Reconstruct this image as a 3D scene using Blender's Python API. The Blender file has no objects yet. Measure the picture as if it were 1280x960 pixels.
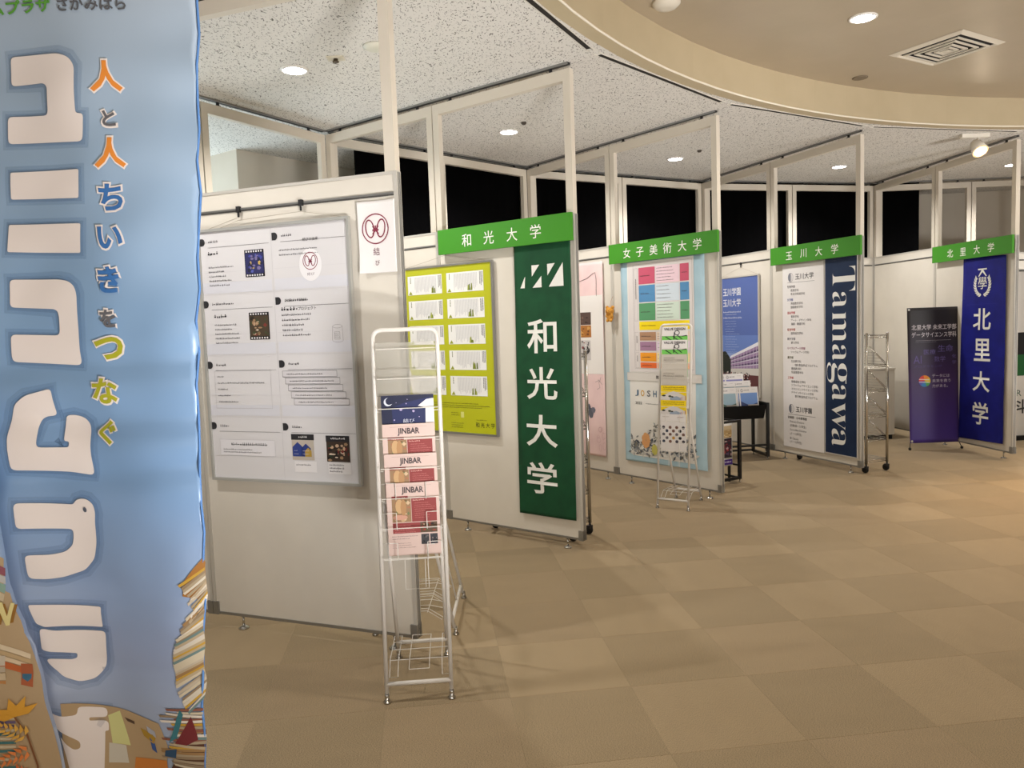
import bpy, bmesh, math, random
from mathutils import Vector, Matrix, noise
random.seed(7)
SC = bpy.context.scene
COL = SC.collection
PI = math.pi
R = math.radians

# ------------------------------------------------------------------ camera, world, exposure
CAM_Z = 1.5
cd = bpy.data.cameras.new('camera')
cam = bpy.data.objects.new('camera', cd)
COL.objects.link(cam)
cam.location = (0, 0, CAM_Z)
cam.rotation_euler = (1.4928970, 0.0352249, -0.0027490)
cd.sensor_fit = 'HORIZONTAL'
cd.sensor_width = 36.0
cd.lens = 938.0 / 1280 * 36.0
cd.clip_start = 0.05
SC.camera = cam
w = bpy.data.worlds.new('dim_room'); SC.world = w; w.use_nodes = True
w.node_tree.nodes['Background'].inputs[0].default_value = (0.9, 0.95, 1.0, 1)
w.node_tree.nodes['Background'].inputs[1].default_value = 0.02
SC.view_settings.view_transform = 'Standard'
SC.view_settings.look = 'None'
SC.view_settings.exposure = 0.42
SC.view_settings.gamma = 1.0
SC.view_settings.use_curve_mapping = False
HALL_FILL = 2.5
# lamp strengths (watts) and colours
BOOTH_W, HALL_W, WARM_W, FILL_W = 96.0, 50.0, 190.0, 27.0
BOOTH_C, HALL_C, WARM_C, FILL_C = (1.0, 0.97, 0.93), (1.0, 0.90, 0.76), (1.0, 0.68, 0.38), (1.0, 0.975, 0.95)
FILL_LIGHTS = (((1.1, 0.2, 0.34), (-1.0, 5.2, 3.5), 'nearest the photographer'), ((3.8, 1.3, 0.34), (1.6, 7.0, 3.7), 'in the middle of the hall'), ((7.2, 2.6, 0.34), (4.2, 8.0, 3.7), 'at the right side of the hall'))

# ------------------------------------------------------------------ layout
HUB = Vector((5.45, 1.17))                 # centre of the round hall
W = 1.18                                   # width of one panel module
ZT, ZF, ZC, ZU = 2.2, 3.098, 3.14, 3.39    # panel top, hanging frame top, ceiling, coffer
R_COVE = 5.85
FIN = [(-0.477, 3.373, 2.7844), (0.433, 4.841, 2.4947), (1.687, 6.059, 2.2352), (3.201, 6.862, 1.9466), (4.891, 7.292, 1.6679)]
def fin_pt(i, a, off=0.0):
    x, y, t = FIN[i]
    return Vector((x + a*math.cos(t) + off*math.sin(t), y + a*math.sin(t) - off*math.cos(t)))
def polar(deg, r):
    return Vector((HUB.x + r*math.cos(R(deg)), HUB.y + r*math.sin(R(deg))))

# ------------------------------------------------------------------ helpers
def lin(c):
    return tuple((v/255/12.92 if v/255 <= 0.04045 else ((v/255+0.055)/1.055)**2.4) for v in c)
_M = {}
def mat(rgb, rough=0.6, metal=0.0, coat=0.0, name=None, srgb=True, spec=0.4):
    key = (tuple(rgb), rough, metal, coat, spec)
    if key in _M: return _M[key]
    m = bpy.data.materials.new(name or 'paint'); m.use_nodes = True
    b = m.node_tree.nodes['Principled BSDF']
    c = lin(rgb) if srgb else rgb
    b.inputs['Base Color'].default_value = (*c, 1)
    b.inputs['Roughness'].default_value = rough
    b.inputs['Metallic'].default_value = metal
    b.inputs['Coat Weight'].default_value = coat
    b.inputs['Coat Roughness'].default_value = 0.12
    b.inputs['Specular IOR Level'].default_value = spec
    _M[key] = m
    return m
def emis(rgb, strength, name):
    m = bpy.data.materials.new(name); m.use_nodes = True
    nt = m.node_tree; nt.nodes.clear()
    e = nt.nodes.new('ShaderNodeEmission'); o = nt.nodes.new('ShaderNodeOutputMaterial')
    e.inputs[0].default_value = (*rgb, 1); e.inputs[1].default_value = strength
    nt.links.new(e.outputs[0], o.inputs[0])
    return m
def noisy(name, c1, c2, scale, rough, bump=0.0, bscale=None, detail=3, stretch=(1,1,1), lo=0.35, hi=0.65, spec=0.3):
    m = bpy.data.materials.new(name); m.use_nodes = True
    nt = m.node_tree; b = nt.nodes['Principled BSDF']
    tc = nt.nodes.new('ShaderNodeTexCoord'); mp = nt.nodes.new('ShaderNodeMapping')
    mp.inputs['Scale'].default_value = stretch
    nt.links.new(tc.outputs['Object'], mp.inputs[0])
    n = nt.nodes.new('ShaderNodeTexNoise'); n.inputs['Scale'].default_value = scale; n.inputs['Detail'].default_value = detail
    nt.links.new(mp.outputs[0], n.inputs['Vector'])
    r = nt.nodes.new('ShaderNodeValToRGB')
    r.color_ramp.elements[0].position = lo; r.color_ramp.elements[0].color = (*lin(c1), 1)
    r.color_ramp.elements[1].position = hi; r.color_ramp.elements[1].color = (*lin(c2), 1)
    nt.links.new(n.outputs['Fac'], r.inputs[0]); nt.links.new(r.outputs[0], b.inputs['Base Color'])
    b.inputs['Roughness'].default_value = rough
    b.inputs['Specular IOR Level'].default_value = spec
    if bump:
        n2 = nt.nodes.new('ShaderNodeTexNoise'); n2.inputs['Scale'].default_value = bscale or scale; n2.inputs['Detail'].default_value = detail
        nt.links.new(mp.outputs[0], n2.inputs['Vector'])
        bp = nt.nodes.new('ShaderNodeBump'); bp.inputs['Strength'].default_value = bump; bp.inputs['Distance'].default_value = 0.004
        nt.links.new(n2.outputs['Fac'], bp.inputs['Height']); nt.links.new(bp.outputs[0], b.inputs['Normal'])
    return m
def clear_mat(name, tint, amount, rough=0.15):
    m = bpy.data.materials.new(name); m.use_nodes = True
    nt = m.node_tree; b = nt.nodes['Principled BSDF']; o = nt.nodes['Material Output']
    b.inputs['Base Color'].default_value = (*lin(tint), 1); b.inputs['Roughness'].default_value = rough
    t = nt.nodes.new('ShaderNodeBsdfTransparent'); mx = nt.nodes.new('ShaderNodeMixShader')
    mx.inputs[0].default_value = amount
    nt.links.new(t.outputs[0], mx.inputs[1]); nt.links.new(b.outputs[0], mx.inputs[2]); nt.links.new(mx.outputs[0], o.inputs[0])
    return m

class MB:
    """collects shapes in one bmesh, then links them as ONE mesh object"""
    def __init__(s): s.bm = bmesh.new(); s.mi = 0; s.mats = []
    def use(s, m):
        if m not in s.mats: s.mats.append(m)
        s.mi = s.mats.index(m); return s
    def _tag(s, faces):
        for f in faces: f.material_index = s.mi
    def face(s, pts):
        f = s.bm.faces.new([s.bm.verts.new(p) for p in pts]); f.material_index = s.mi; return f
    def box(s, x0, y0, z0, x1, y1, z1):
        v = [s.bm.verts.new(p) for p in ((x0,y0,z0),(x1,y0,z0),(x1,y1,z0),(x0,y1,z0),(x0,y0,z1),(x1,y0,z1),(x1,y1,z1),(x0,y1,z1))]
        s._tag([s.bm.faces.new([v[i] for i in q]) for q in ((3,2,1,0),(4,5,6,7),(0,1,5,4),(1,2,6,5),(2,3,7,6),(3,0,4,7))]); return s
    def tube(s, pts, r, n=8, closed=False, caps=True):
        pts = [Vector(p) for p in pts]; rings = []; N = len(pts)
        up = None
        for i, p in enumerate(pts):
            if closed: d = (pts[(i+1) % N] - pts[i-1])
            else: d = pts[min(i+1, N-1)] - pts[max(i-1, 0)]
            d.normalize()
            if up is None: up = Vector((0,0,1)) if abs(d.z) < 0.9 else Vector((1,0,0))
            a = d.cross(up)
            if a.length < 1e-4: a = d.cross(Vector((0,1,0)))
            a.normalize(); b = a.cross(d); up = b.copy()
            rr = r[i] if isinstance(r, (list, tuple)) else r
            rings.append([s.bm.verts.new(p + a*math.cos(2*PI*k/n)*rr + b*math.sin(2*PI*k/n)*rr) for k in range(n)])
        for i in range(N if closed else N-1):
            A, B = rings[i], rings[(i+1) % N]
            for k in range(n):
                f = s.bm.faces.new((A[k], A[(k+1) % n], B[(k+1) % n], B[k])); f.material_index = s.mi; f.smooth = n > 5
        if caps and not closed:
            s._tag([s.bm.faces.new(rings[0]), s.bm.faces.new(rings[-1][::-1])])
        return s
    def lathe(s, prof, c=(0,0,0), n=20, axis='z'):
        rings = []
        for r, z in prof:
            ring = []
            for k in range(n):
                a = 2*PI*k/n
                p = Vector((r*math.cos(a), r*math.sin(a), z))
                if axis == 'x': p = Vector((p.z, p.x, p.y))
                if axis == 'y': p = Vector((p.x, p.z, p.y))
                ring.append(s.bm.verts.new(p + Vector(c)))
            rings.append(ring)
        for A, B in zip(rings, rings[1:]):
            for k in range(n):
                f = s.bm.faces.new((A[k], A[(k+1) % n], B[(k+1) % n], B[k])); f.material_index = s.mi; f.smooth = True
        s._tag([s.bm.faces.new(rings[0][::-1]), s.bm.faces.new(rings[-1])]); return s
    def ball(s, c, r, sc=(1,1,1), seg=14):
        res = bmesh.ops.create_uvsphere(s.bm, u_segments=seg, v_segments=seg//2+2, radius=r, matrix=Matrix.Translation(c) @ Matrix.Diagonal((*sc, 1)))
        for f in {f for v in res['verts'] for f in v.link_faces}: f.material_index = s.mi; f.smooth = True
        return s
    def build(s, name, m=None, parent=None, loc=(0,0,0), rotz=0, fix=True):
        if fix: bmesh.ops.recalc_face_normals(s.bm, faces=s.bm.faces[:])
        me = bpy.data.meshes.new(name); s.bm.to_mesh(me); s.bm.free()
        for x in ([m] if m else s.mats): me.materials.append(x)
        o = bpy.data.objects.new(name, me); COL.objects.link(o)
        o.location = loc; o.rotation_euler = (0, 0, rotz)
        if parent: o.parent = parent
        return o

def tag(o, label=None, cat=None, group=None, kind=None):
    if label: o['label'] = label
    if cat: o['category'] = cat
    if group: o['group'] = group
    if kind: o['kind'] = kind
    return o
def thing(name, label, cat, loc=(0,0,0), rotz=0, group=None):
    o = bpy.data.objects.new(name, None); COL.objects.link(o); o.empty_display_size = 0.1
    o.location = loc; o.rotation_euler = (0, 0, rotz)
    return tag(o, label, cat, group)
def dup(root, loc, rotz, label, group=None):
    r = root.copy(); COL.objects.link(r); r.location = loc; r.rotation_euler = (root.rotation_euler.x, root.rotation_euler.y, rotz); r['label'] = label
    if group: r['group'] = group
    for ch in list(root.children):
        c = ch.copy(); COL.objects.link(c); c.parent = r
        for g in ch.children:
            d = g.copy(); COL.objects.link(d); d.parent = c
    return r

_TXT = {}
def glyphs(s, res=2, off=0.0, space=1.0):
    """triangles of a line of lettering, size 1, with its bounds"""
    k = (s, res, off, space)
    if k not in _TXT:
        c = bpy.data.curves.new('lettering', 'FONT'); c.body = s; c.size = 1; c.resolution_u = res; c.offset = off; c.space_character = space
        o = bpy.data.objects.new('lettering', c)
        me = bpy.data.meshes.new_from_object(o)
        vs = [(v.co.x, v.co.y) for v in me.vertices]; fs = [tuple(p.vertices) for p in me.polygons]
        bpy.data.objects.remove(o); bpy.data.curves.remove(c); bpy.data.meshes.remove(me)
        xs = [v[0] for v in vs] or [0, 1]; ys = [v[1] for v in vs] or [0, 1]
        _TXT[k] = (vs, fs, min(xs), max(xs), min(ys), max(ys))
    return _TXT[k]

class Print:
    """flat print on a sheet in the x-z plane, seen from -y; every colour is a slot of ONE mesh"""
    def __init__(s, y=0.0, gap=0.0005): s.mb = MB(); s.y = y; s.gap = gap
    def _p(s, x, z, l): return (x, s.y - s.gap*(l+1), z)
    def c(s, col, rough=0.6):
        s.mb.use(col if not isinstance(col, tuple) else mat(col, rough, name='ink')); return s
    def poly(s, pts, col, l=0):
        s.c(col); s.mb.face([s._p(x, z, l) for x, z in pts]); return s
    def rect(s, x0, z0, x1, z1, col, l=0): return s.poly([(x0,z0),(x1,z0),(x1,z1),(x0,z1)], col, l)
    def frame(s, x0, z0, x1, z1, t, col, l=0):
        s.rect(x0,z0,x1,z0+t,col,l); s.rect(x0,z1-t,x1,z1,col,l); s.rect(x0,z0+t,x0+t,z1-t,col,l); s.rect(x1-t,z0+t,x1,z1-t,col,l); return s
    def disc(s, cx, cz, rx, rz, col, l=0, n=20, a0=0, a1=360):
        full = a1-a0 >= 360; k = n if full else n+1
        return s.poly([(cx+rx*math.cos(R(a0+(a1-a0)*i/n)), cz+rz*math.sin(R(a0+(a1-a0)*i/n))) for i in range(k)], col, l)
    def ring(s, cx, cz, rx, rz, t, col, l=0, n=24, a0=0, a1=360, rot=0):
        s.c(col); P = []
        ca, sa = math.cos(R(rot)), math.sin(R(rot))
        for i in range(n+1):
            a = R(a0+(a1-a0)*i/n)
            q = []
            for k in (0, t):
                x, z = (rx-k)*math.cos(a), (rz-k)*math.sin(a)
                q.append((cx+x*ca-z*sa, cz+x*sa+z*ca))
            P.append(q)
        for A, B in zip(P, P[1:]):
            s.mb.face([s._p(*A[0],l), s._p(*B[0],l), s._p(*B[1],l), s._p(*A[1],l)])
        return s
    def stroke(s, pts, t, col, l=0):
        s.c(col)
        for (x0,z0),(x1,z1) in zip(pts, pts[1:]):
            d = math.hypot(x1-x0, z1-z0) or 1; nx, nz = -(z1-z0)/d*t/2, (x1-x0)/d*t/2
            s.mb.face([s._p(x0+nx,z0+nz,l), s._p(x0-nx,z0-nz,l), s._p(x1-nx,z1-nz,l), s._p(x1+nx,z1+nz,l)])
        return s
    def text(s, t, x, z, col, l=1, h=None, wd=None, size=None, off=0.0, align='l', res=2, rot=0, space=1.0):
        """x,z: left-bottom (or centre-bottom) of the glyph box; h/wd fit the box exactly"""
        vs, fs, x0, x1, y0, y1 = glyphs(t, res, off, space)
        sz = (h/(y1-y0)) if h else (size or (wd/(x1-x0)))
        sx = (wd/(x1-x0)) if wd else sz
        if wd and not h and not size: sz = sx
        s.c(col); ca, sa = math.cos(R(rot)), math.sin(R(rot))
        ox = {'l': 0, 'c': -(x1-x0)*sx/2, 'r': -(x1-x0)*sx}[align]
        V = []
        for a, b in vs:
            u = (a-x0)*sx + ox; v = (b-y0)*sz
            V.append(s.mb.bm.verts.new(s._p(x+u*ca-v*sa, z+u*sa+v*ca, l)))
        for f in fs:
            try: q = s.mb.bm.faces.new([V[i] for i in f]); q.material_index = s.mb.mi
            except ValueError: pass
        return s
    def dashes(s, x, z, wd, n, pitch, h, col=(90,90,95), l=1, seed=1, ragged=True):
        """lines of print too small to read"""
        rnd = random.Random(seed); s.c(col)
        for i in range(n):
            zz = z - i*pitch; xx = x; end = x + wd*(1 if not ragged else rnd.uniform(0.6, 1))
            while xx < end:
                k = h*rnd.uniform(0.5, 1.15)
                s.mb.face([s._p(xx, zz+h*rnd.uniform(0,.3), l), s._p(xx+k*.66, zz+h*rnd.uniform(0,.3), l), s._p(xx+k*.66, zz+h*rnd.uniform(.5,.7), l), s._p(xx, zz+h*rnd.uniform(.5,.7), l)])
                if rnd.random() > .4: s.mb.face([s._p(xx+k*.2, zz+h*.7, l), s._p(xx+k*.5, zz+h*.7, l), s._p(xx+k*.5, zz+h, l), s._p(xx+k*.2, zz+h, l)])
                xx += k
        return s
    def columns(s, x, z, ht, n, pitch, t, col=(120,120,120), l=1, seed=1):
        """vertical lines of print (right to left)"""
        rnd = random.Random(seed); s.c(col)
        for i in range(n):
            xx = x - i*pitch; zz = z; end = z - ht*rnd.uniform(0.7, 1)
            while zz > end:
                k = t*rnd.uniform(0.7, 1.6)
                s.mb.face([s._p(xx-t/2, zz, l), s._p(xx+t/2, zz, l), s._p(xx+t/2, zz-k*.75, l), s._p(xx-t/2, zz-k*.75, l)])
                zz -= k
        return s
    def photo(s, x0, z0, x1, z1, cols, n=26, l=0, seed=1):
        """a printed picture: a ground and blots of its colours"""
        rnd = random.Random(seed); s.rect(x0, z0, x1, z1, cols[0], l)
        w_, h_ = x1-x0, z1-z0
        for i in range(n):
            rx, rz = w_*rnd.uniform(.04,.13), h_*rnd.uniform(.03,.12)
            cx, cz = rnd.uniform(x0+rx, x1-rx), rnd.uniform(z0+rz, z1-rz)
            s.disc(cx, cz, rx, rz, cols[rnd.randrange(1, len(cols))], l+1+(i % 3)*.2, n=rnd.choice((4,5,7)), a0=0)
        return s
    def build(s, name, parent, warp=None, step=None):
        bm = s.mb.bm
        if warp: cut_and_warp(bm, warp, step)
        for f in bm.faces:
            f.normal_update()
            if f.normal.y > 0: f.normal_flip()
        s.mb.bm = bm
        o = s.mb.build(name, parent=parent, fix=False)
        return o
def cut_and_warp(bm, warp, step):
    xs = [v.co.x for v in bm.verts]; zs = [v.co.z for v in bm.verts]
    for ax, lo, hi in ((0, min(xs), max(xs)), (2, min(zs), max(zs))):
        k = math.ceil(lo/step)
        while k*step < hi:
            if k*step > lo+1e-5:
                co = [0,0,0]; no = [0,0,0]; co[ax] = k*step; no[ax] = 1
                bmesh.ops.bisect_plane(bm, geom=bm.verts[:]+bm.edges[:]+bm.faces[:], plane_co=co, plane_no=no, dist=1e-6)
            k += 1
    for v in bm.verts:
        dx, dy, dz = warp(v.co.x, v.co.z)
        v.co.x += dx; v.co.y += dy; v.co.z += dz
    for f in bm.faces: f.smooth = True
def cloth(name, pts, thick, m, parent, warp, step, y=0.0):
    """a hanging sheet with an outline, warped by its folds; its back is `thick` behind its face"""
    mb = MB(); mb.use(m); mb.face([(x, y, z) for x, z in pts]); cut_and_warp(mb.bm, warp, step)
    for f in mb.bm.faces:
        f.normal_update()
        if f.normal.y > 0: f.normal_flip()
    bmesh.ops.solidify(mb.bm, geom=mb.bm.faces[:], thickness=thick)
    return mb.build(name, parent=parent, fix=False)
def board(name, x0, z0, x1, z1, y, t, m, parent):
    return MB().box(x0, y, z0, x1, y+t, z1).build(name, m, parent)

# ------------------------------------------------------------------ materials
PANEL = noisy('cream_panel_laminate', (208,202,191), (214,208,197), 3, 0.5, spec=0.35)
ALU = mat((150,150,148), 0.38, 0.75, name='aluminium')
ALU_L = mat((196,192,184), 0.42, 0.25, name='pale_aluminium')
FRAMEW = mat((204,196,182), 0.5, name='white_frame_paint')
DARK = mat((34,34,36), 0.5, name='dark_track')
BLACK = mat((14,14,15), 0.45, name='black_paint')
RUBBER = mat((16,16,17), 0.7, name='black_rubber')
CHROME = mat((190,188,184), 0.18, 0.95, name='chrome')
WIREW = mat((212,208,202), 0.35, name='white_enamel')
PAPER = mat((226,223,222), 0.5, name='white_paper')
GREEN = mat((58,136,24), 0.55, name='green_sign_board')
CEIL = None

def speckle_ceiling():
    m = bpy.data.materials.new('speckled_ceiling_board'); m.use_nodes = True
    nt = m.node_tree; b = nt.nodes['Principled BSDF']
    tc = nt.nodes.new('ShaderNodeTexCoord')
    n0 = nt.nodes.new('ShaderNodeTexNoise'); n0.inputs['Scale'].default_value = 6
    mx = nt.nodes.new('ShaderNodeMix'); mx.data_type = 'RGBA'; mx.blend_type = 'ADD'; mx.inputs[0].default_value = 0.12
    nt.links.new(tc.outputs['Object'], n0.inputs['Vector'])
    nt.links.new(tc.outputs['Object'], mx.inputs[6]); nt.links.new(n0.outputs['Color'], mx.inputs[7])
    mp = nt.nodes.new('ShaderNodeMapping'); mp.inputs['Rotation'].default_value = (0, 0, 0.6); mp.inputs['Scale'].default_value = (1.0, 0.42, 1)
    nt.links.new(mx.outputs[2], mp.inputs[0])
    n = nt.nodes.new('ShaderNodeTexNoise'); n.inputs['Scale'].default_value = 95; n.inputs['Detail'].default_value = 2.5; n.inputs['Roughness'].default_value = 0.6
    nt.links.new(mp.outputs[0], n.inputs['Vector'])
    mp2 = nt.nodes.new('ShaderNodeMapping'); mp2.inputs['Rotation'].default_value = (0, 0, -0.9); mp2.inputs['Scale'].default_value = (1.0, 0.42, 1); mp2.inputs['Location'].default_value = (3, 5, 0)
    nt.links.new(mx.outputs[2], mp2.inputs[0])
    n2 = nt.nodes.new('ShaderNodeTexNoise'); n2.inputs['Scale'].default_value = 95; n2.inputs['Detail'].default_value = 2.5
    nt.links.new(mp2.outputs[0], n2.inputs['Vector'])
    mn = nt.nodes.new('ShaderNodeMath'); mn.operation = 'MINIMUM'
    nt.links.new(n.outputs['Fac'], mn.inputs[0]); nt.links.new(n2.outputs['Fac'], mn.inputs[1])
    r = nt.nodes.new('ShaderNodeValToRGB')
    r.color_ramp.elements[0].position = 0.335; r.color_ramp.elements[0].color = (*lin((104,101,97)), 1)
    r.color_ramp.elements[1].position = 0.385; r.color_ramp.elements[1].color = (*lin((214,211,206)), 1)
    nt.links.new(mn.outputs[0], r.inputs[0]); nt.links.new(r.outputs[0], b.inputs['Base Color'])
    b.inputs['Roughness'].default_value = 0.9; b.inputs['Specular IOR Level'].default_value = 0.1
    bp = nt.nodes.new('ShaderNodeBump'); bp.inputs['Strength'].default_value = 0.5; bp.inputs['Distance'].default_value = 0.003
    nt.links.new(mn.outputs[0], bp.inputs['Height']); nt.links.new(bp.outputs[0], b.inputs['Normal'])
    return m
def carpet(name, base, stretch):
    m = bpy.data.materials.new(name); m.use_nodes = True
    nt = m.node_tree; b = nt.nodes['Principled BSDF']
    tc = nt.nodes.new('ShaderNodeTexCoord'); mp = nt.nodes.new('ShaderNodeMapping'); mp.inputs['Scale'].default_value = stretch
    ob = nt.nodes.new('ShaderNodeObjectInfo')
    nt.links.new(tc.outputs['Object'], mp.inputs[0]); nt.links.new(ob.outputs['Location'], mp.inputs['Location'])
    n = nt.nodes.new('ShaderNodeTexNoise'); n.inputs['Scale'].default_value = 210; n.inputs['Detail'].default_value = 3
    nt.links.new(mp.outputs[0], n.inputs['Vector']); n.inputs['Roughness'].default_value = .7
    n3 = nt.nodes.new('ShaderNodeTexNoise'); n3.inputs['Scale'].default_value = 3.5; n3.inputs['Detail'].default_value = 2
    nt.links.new(mp.outputs[0], n3.inputs['Vector'])
    r = nt.nodes.new('ShaderNodeValToRGB')
    a = [v*0.77 for v in base]; c = [min(255, v*1.23) for v in base]
    r.color_ramp.elements[0].position = 0.36; r.color_ramp.elements[0].color = (*lin(a), 1)
    r.color_ramp.elements[1].position = 0.64; r.color_ramp.elements[1].color = (*lin(c), 1)
    nt.links.new(n.outputs['Fac'], r.inputs[0])
    hs = nt.nodes.new('ShaderNodeHueSaturation')
    ad = nt.nodes.new('ShaderNodeMath'); ad.operation = 'MULTIPLY_ADD'; ad.inputs[1].default_value = 0.07; ad.inputs[2].default_value = 0.965
    nt.links.new(ob.outputs['Random'], ad.inputs[0])
    a2 = nt.nodes.new('ShaderNodeMath'); a2.operation = 'MULTIPLY_ADD'; a2.inputs[1].default_value = 0.16; 
    nt.links.new(n3.outputs['Fac'], a2.inputs[0]); 
    s2 = nt.nodes.new('ShaderNodeMath'); s2.operation = 'SUBTRACT'; s2.inputs[1].default_value = 0.08
    nt.links.new(ad.outputs[0], s2.inputs[0]); nt.links.new(s2.outputs[0], a2.inputs[2])
    nt.links.new(a2.outputs[0], hs.inputs['Value']); nt.links.new(r.outputs[0], hs.inputs['Color'])
    nt.links.new(hs.outputs[0], b.inputs['Base Color'])
    b.inputs['Roughness'].default_value = 0.95; b.inputs['Specular IOR Level'].default_value = 0.1
    b.inputs['Sheen Weight'].default_value = 0.15
    bp = nt.nodes.new('ShaderNodeBump'); bp.inputs['Strength'].default_value = 0.3; bp.inputs['Distance'].default_value = 0.002
    nt.links.new(n.outputs['Fac'], bp.inputs['Height']); nt.links.new(bp.outputs[0], b.inputs['Normal'])
    return m
CEIL = speckle_ceiling()
UPPER = noisy('coffer_plaster', (164,150,128), (169,155,133), 2.5, 0.38, spec=0.45)
COVE = noisy('cove_plaster', (178,163,134), (183,168,139), 3, 0.6)
WALLM = noisy('beige_wall_paint', (206,198,184), (211,203,190), 2, 0.8)

# ------------------------------------------------------------------ the setting
def arc_pts(r, a0, a1, n): return [polar(a0+(a1-a0)*i/n, r) for i in range(n+1)]
def struct(o): o['kind'] = 'structure'; return o

# floor slab with carpet tiles laid on it
mb = MB(); P = arc_pts(11.2, 0, 360, 72)[:-1]
for k in range(72):
    a, b = P[k], P[(k+1) % 72]
    mb.face([(HUB.x, HUB.y, -0.008), (a.x, a.y, -0.008), (b.x, b.y, -0.008)])
    mb.face([(HUB.x, HUB.y, -0.12), (b.x, b.y, -0.12), (a.x, a.y, -0.12)])
    mb.face([(a.x, a.y, -0.12), (b.x, b.y, -0.12), (b.x, b.y, -0.008), (a.x, a.y, -0.008)])
floor = struct(mb.build('floor', mat((70,62,48), 0.95, name='floor_underlay')))
TO = Vector((1.38, 3.60)); TA = R(6.7); E1 = Vector((math.cos(TA), math.sin(TA))); E2 = Vector((math.sin(TA), -math.cos(TA)))
def tile_mesh(name, m):
    mb = MB(); h = 0.2499; b = 0.0014
    v0 = [(-h,-h,-.008),(h,-h,-.008),(h,h,-.008),(-h,h,-.008)]; v1 = [(x,y,-b*.6) for x,y,_ in v0]; v2 = [(x*(1-b/h),y*(1-b/h),0) for x,y,_ in v0]
    bm = mb.bm; L = [[bm.verts.new(p) for p in q] for q in (v0,v1,v2)]
    for A, B in ((L[0],L[1]),(L[1],L[2])):
        for k in range(4): bm.faces.new((A[k],A[(k+1)%4],B[(k+1)%4],B[k]))
    bm.faces.new(L[2]); bmesh.ops.recalc_face_normals(bm, faces=bm.faces[:])
    me = bpy.data.meshes.new(name); bm.to_mesh(me); bm.free(); me.materials.append(m); return me
TM = [tile_mesh('carpet_tile', carpet('carpet_a', (141,124,97), (1,2.6,1))), tile_mesh('carpet_tile_b', carpet('carpet_b', (149,131,103), (2.6,1,1))),
      tile_mesh('carpet_tile_c', carpet('carpet_c', (145,127,100), (1,2.6,1)))]
MINV = Matrix.LocRotScale(cam.location, cam.rotation_euler, None).inverted()
def to_px(x, y, z):
    q = MINV @ Vector((x, y, z))
    if q.z > -0.2: return None
    return (640 + 938*q.x/-q.z, 480 - 938*q.y/-q.z, -q.z)
cells = []
for i in range(-26, 30):
    for j in range(-28, 26):
        c = TO + E1*(i+.5)*.5 + E2*(j+.5)*.5
        if (c-HUB).length > 11.0: continue
        q = to_px(c.x, c.y, 0); vis = q is not None and -70 < q[0] < 1350 and q[1] < 1100
        cells.append((0 if vis else 1, (c.length), i, j, c))
cells.sort(key=lambda t: t[:2])
rnd = random.Random(3)
stuff = MB(); smats = [me.materials[0] for me in TM]
for n, (vis, d, i, j, c) in enumerate(cells):
    k = (i+j) % 2 if rnd.random() > 0.16 else 2
    if n < 298:
        o = bpy.data.objects.new('carpet_tile', TM[k]); COL.objects.link(o); o.parent = floor
        o.location = (c.x, c.y, 0); o.rotation_euler = (0, 0, TA)
    else:
        stuff.use(smats[k]); h = .2499
        q = [c + E1*a*h + E2*b*h for a, b in ((-1,1),(1,1),(1,-1),(-1,-1))]
        stuff.face([(p.x, p.y, 0) for p in q])
o = stuff.build('carpet_tile_field', parent=floor); o['kind'] = 'stuff'

# ceiling: speckled ring round a raised plaster coffer
def ring_slab(name, r0, r1, z0, z1, m, n=96):
    mb = MB(); A = arc_pts(r0, 0, 360, n)[:-1]; B = arc_pts(r1, 0, 360, n)[:-1]
    for k in range(n):
        a, b, c, d = A[k], A[(k+1)%n], B[(k+1)%n], B[k]
        for z in (z0, z1): mb.face([(p.x, p.y, z) for p in (a,b,c,d)])
        mb.face([(a.x,a.y,z0),(b.x,b.y,z0),(b.x,b.y,z1),(a.x,a.y,z1)]); mb.face([(d.x,d.y,z0),(c.x,c.y,z0),(c.x,c.y,z1),(d.x,d.y,z1)])
    return mb
ceiling = struct(ring_slab('ceiling', R_COVE, 13.2, ZC, ZC+.12, CEIL).build('ceiling', CEIL))
mb = MB(); P = arc_pts(R_COVE+.12, 0, 360, 96)[:-1]
mb.face([(p.x, p.y, ZU) for p in P]); mb.face([(p.x, p.y, ZU+.1) for p in P])
for k in range(96):
    a, b = P[k], P[(k+1) % 96]; mb.face([(a.x,a.y,ZU),(b.x,b.y,ZU),(b.x,b.y,ZU+.1),(a.x,a.y,ZU+.1)])
struct(mb.build('ceiling', UPPER))
mb = ring_slab('', R_COVE-.006, R_COVE+.1, ZC-.001, ZU+.0, COVE)
cove = struct(mb.build('trim_1', COVE))
lip = MB(); Pp = [(p.x, p.y, ZC+.0) for p in arc_pts(R_COVE-.006, 0, 360, 120)[:-1]]
lip.tube(Pp, 0.007, n=8, closed=True); struct(lip.build('trim_2', mat((226,218,202), 0.5)))

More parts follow.
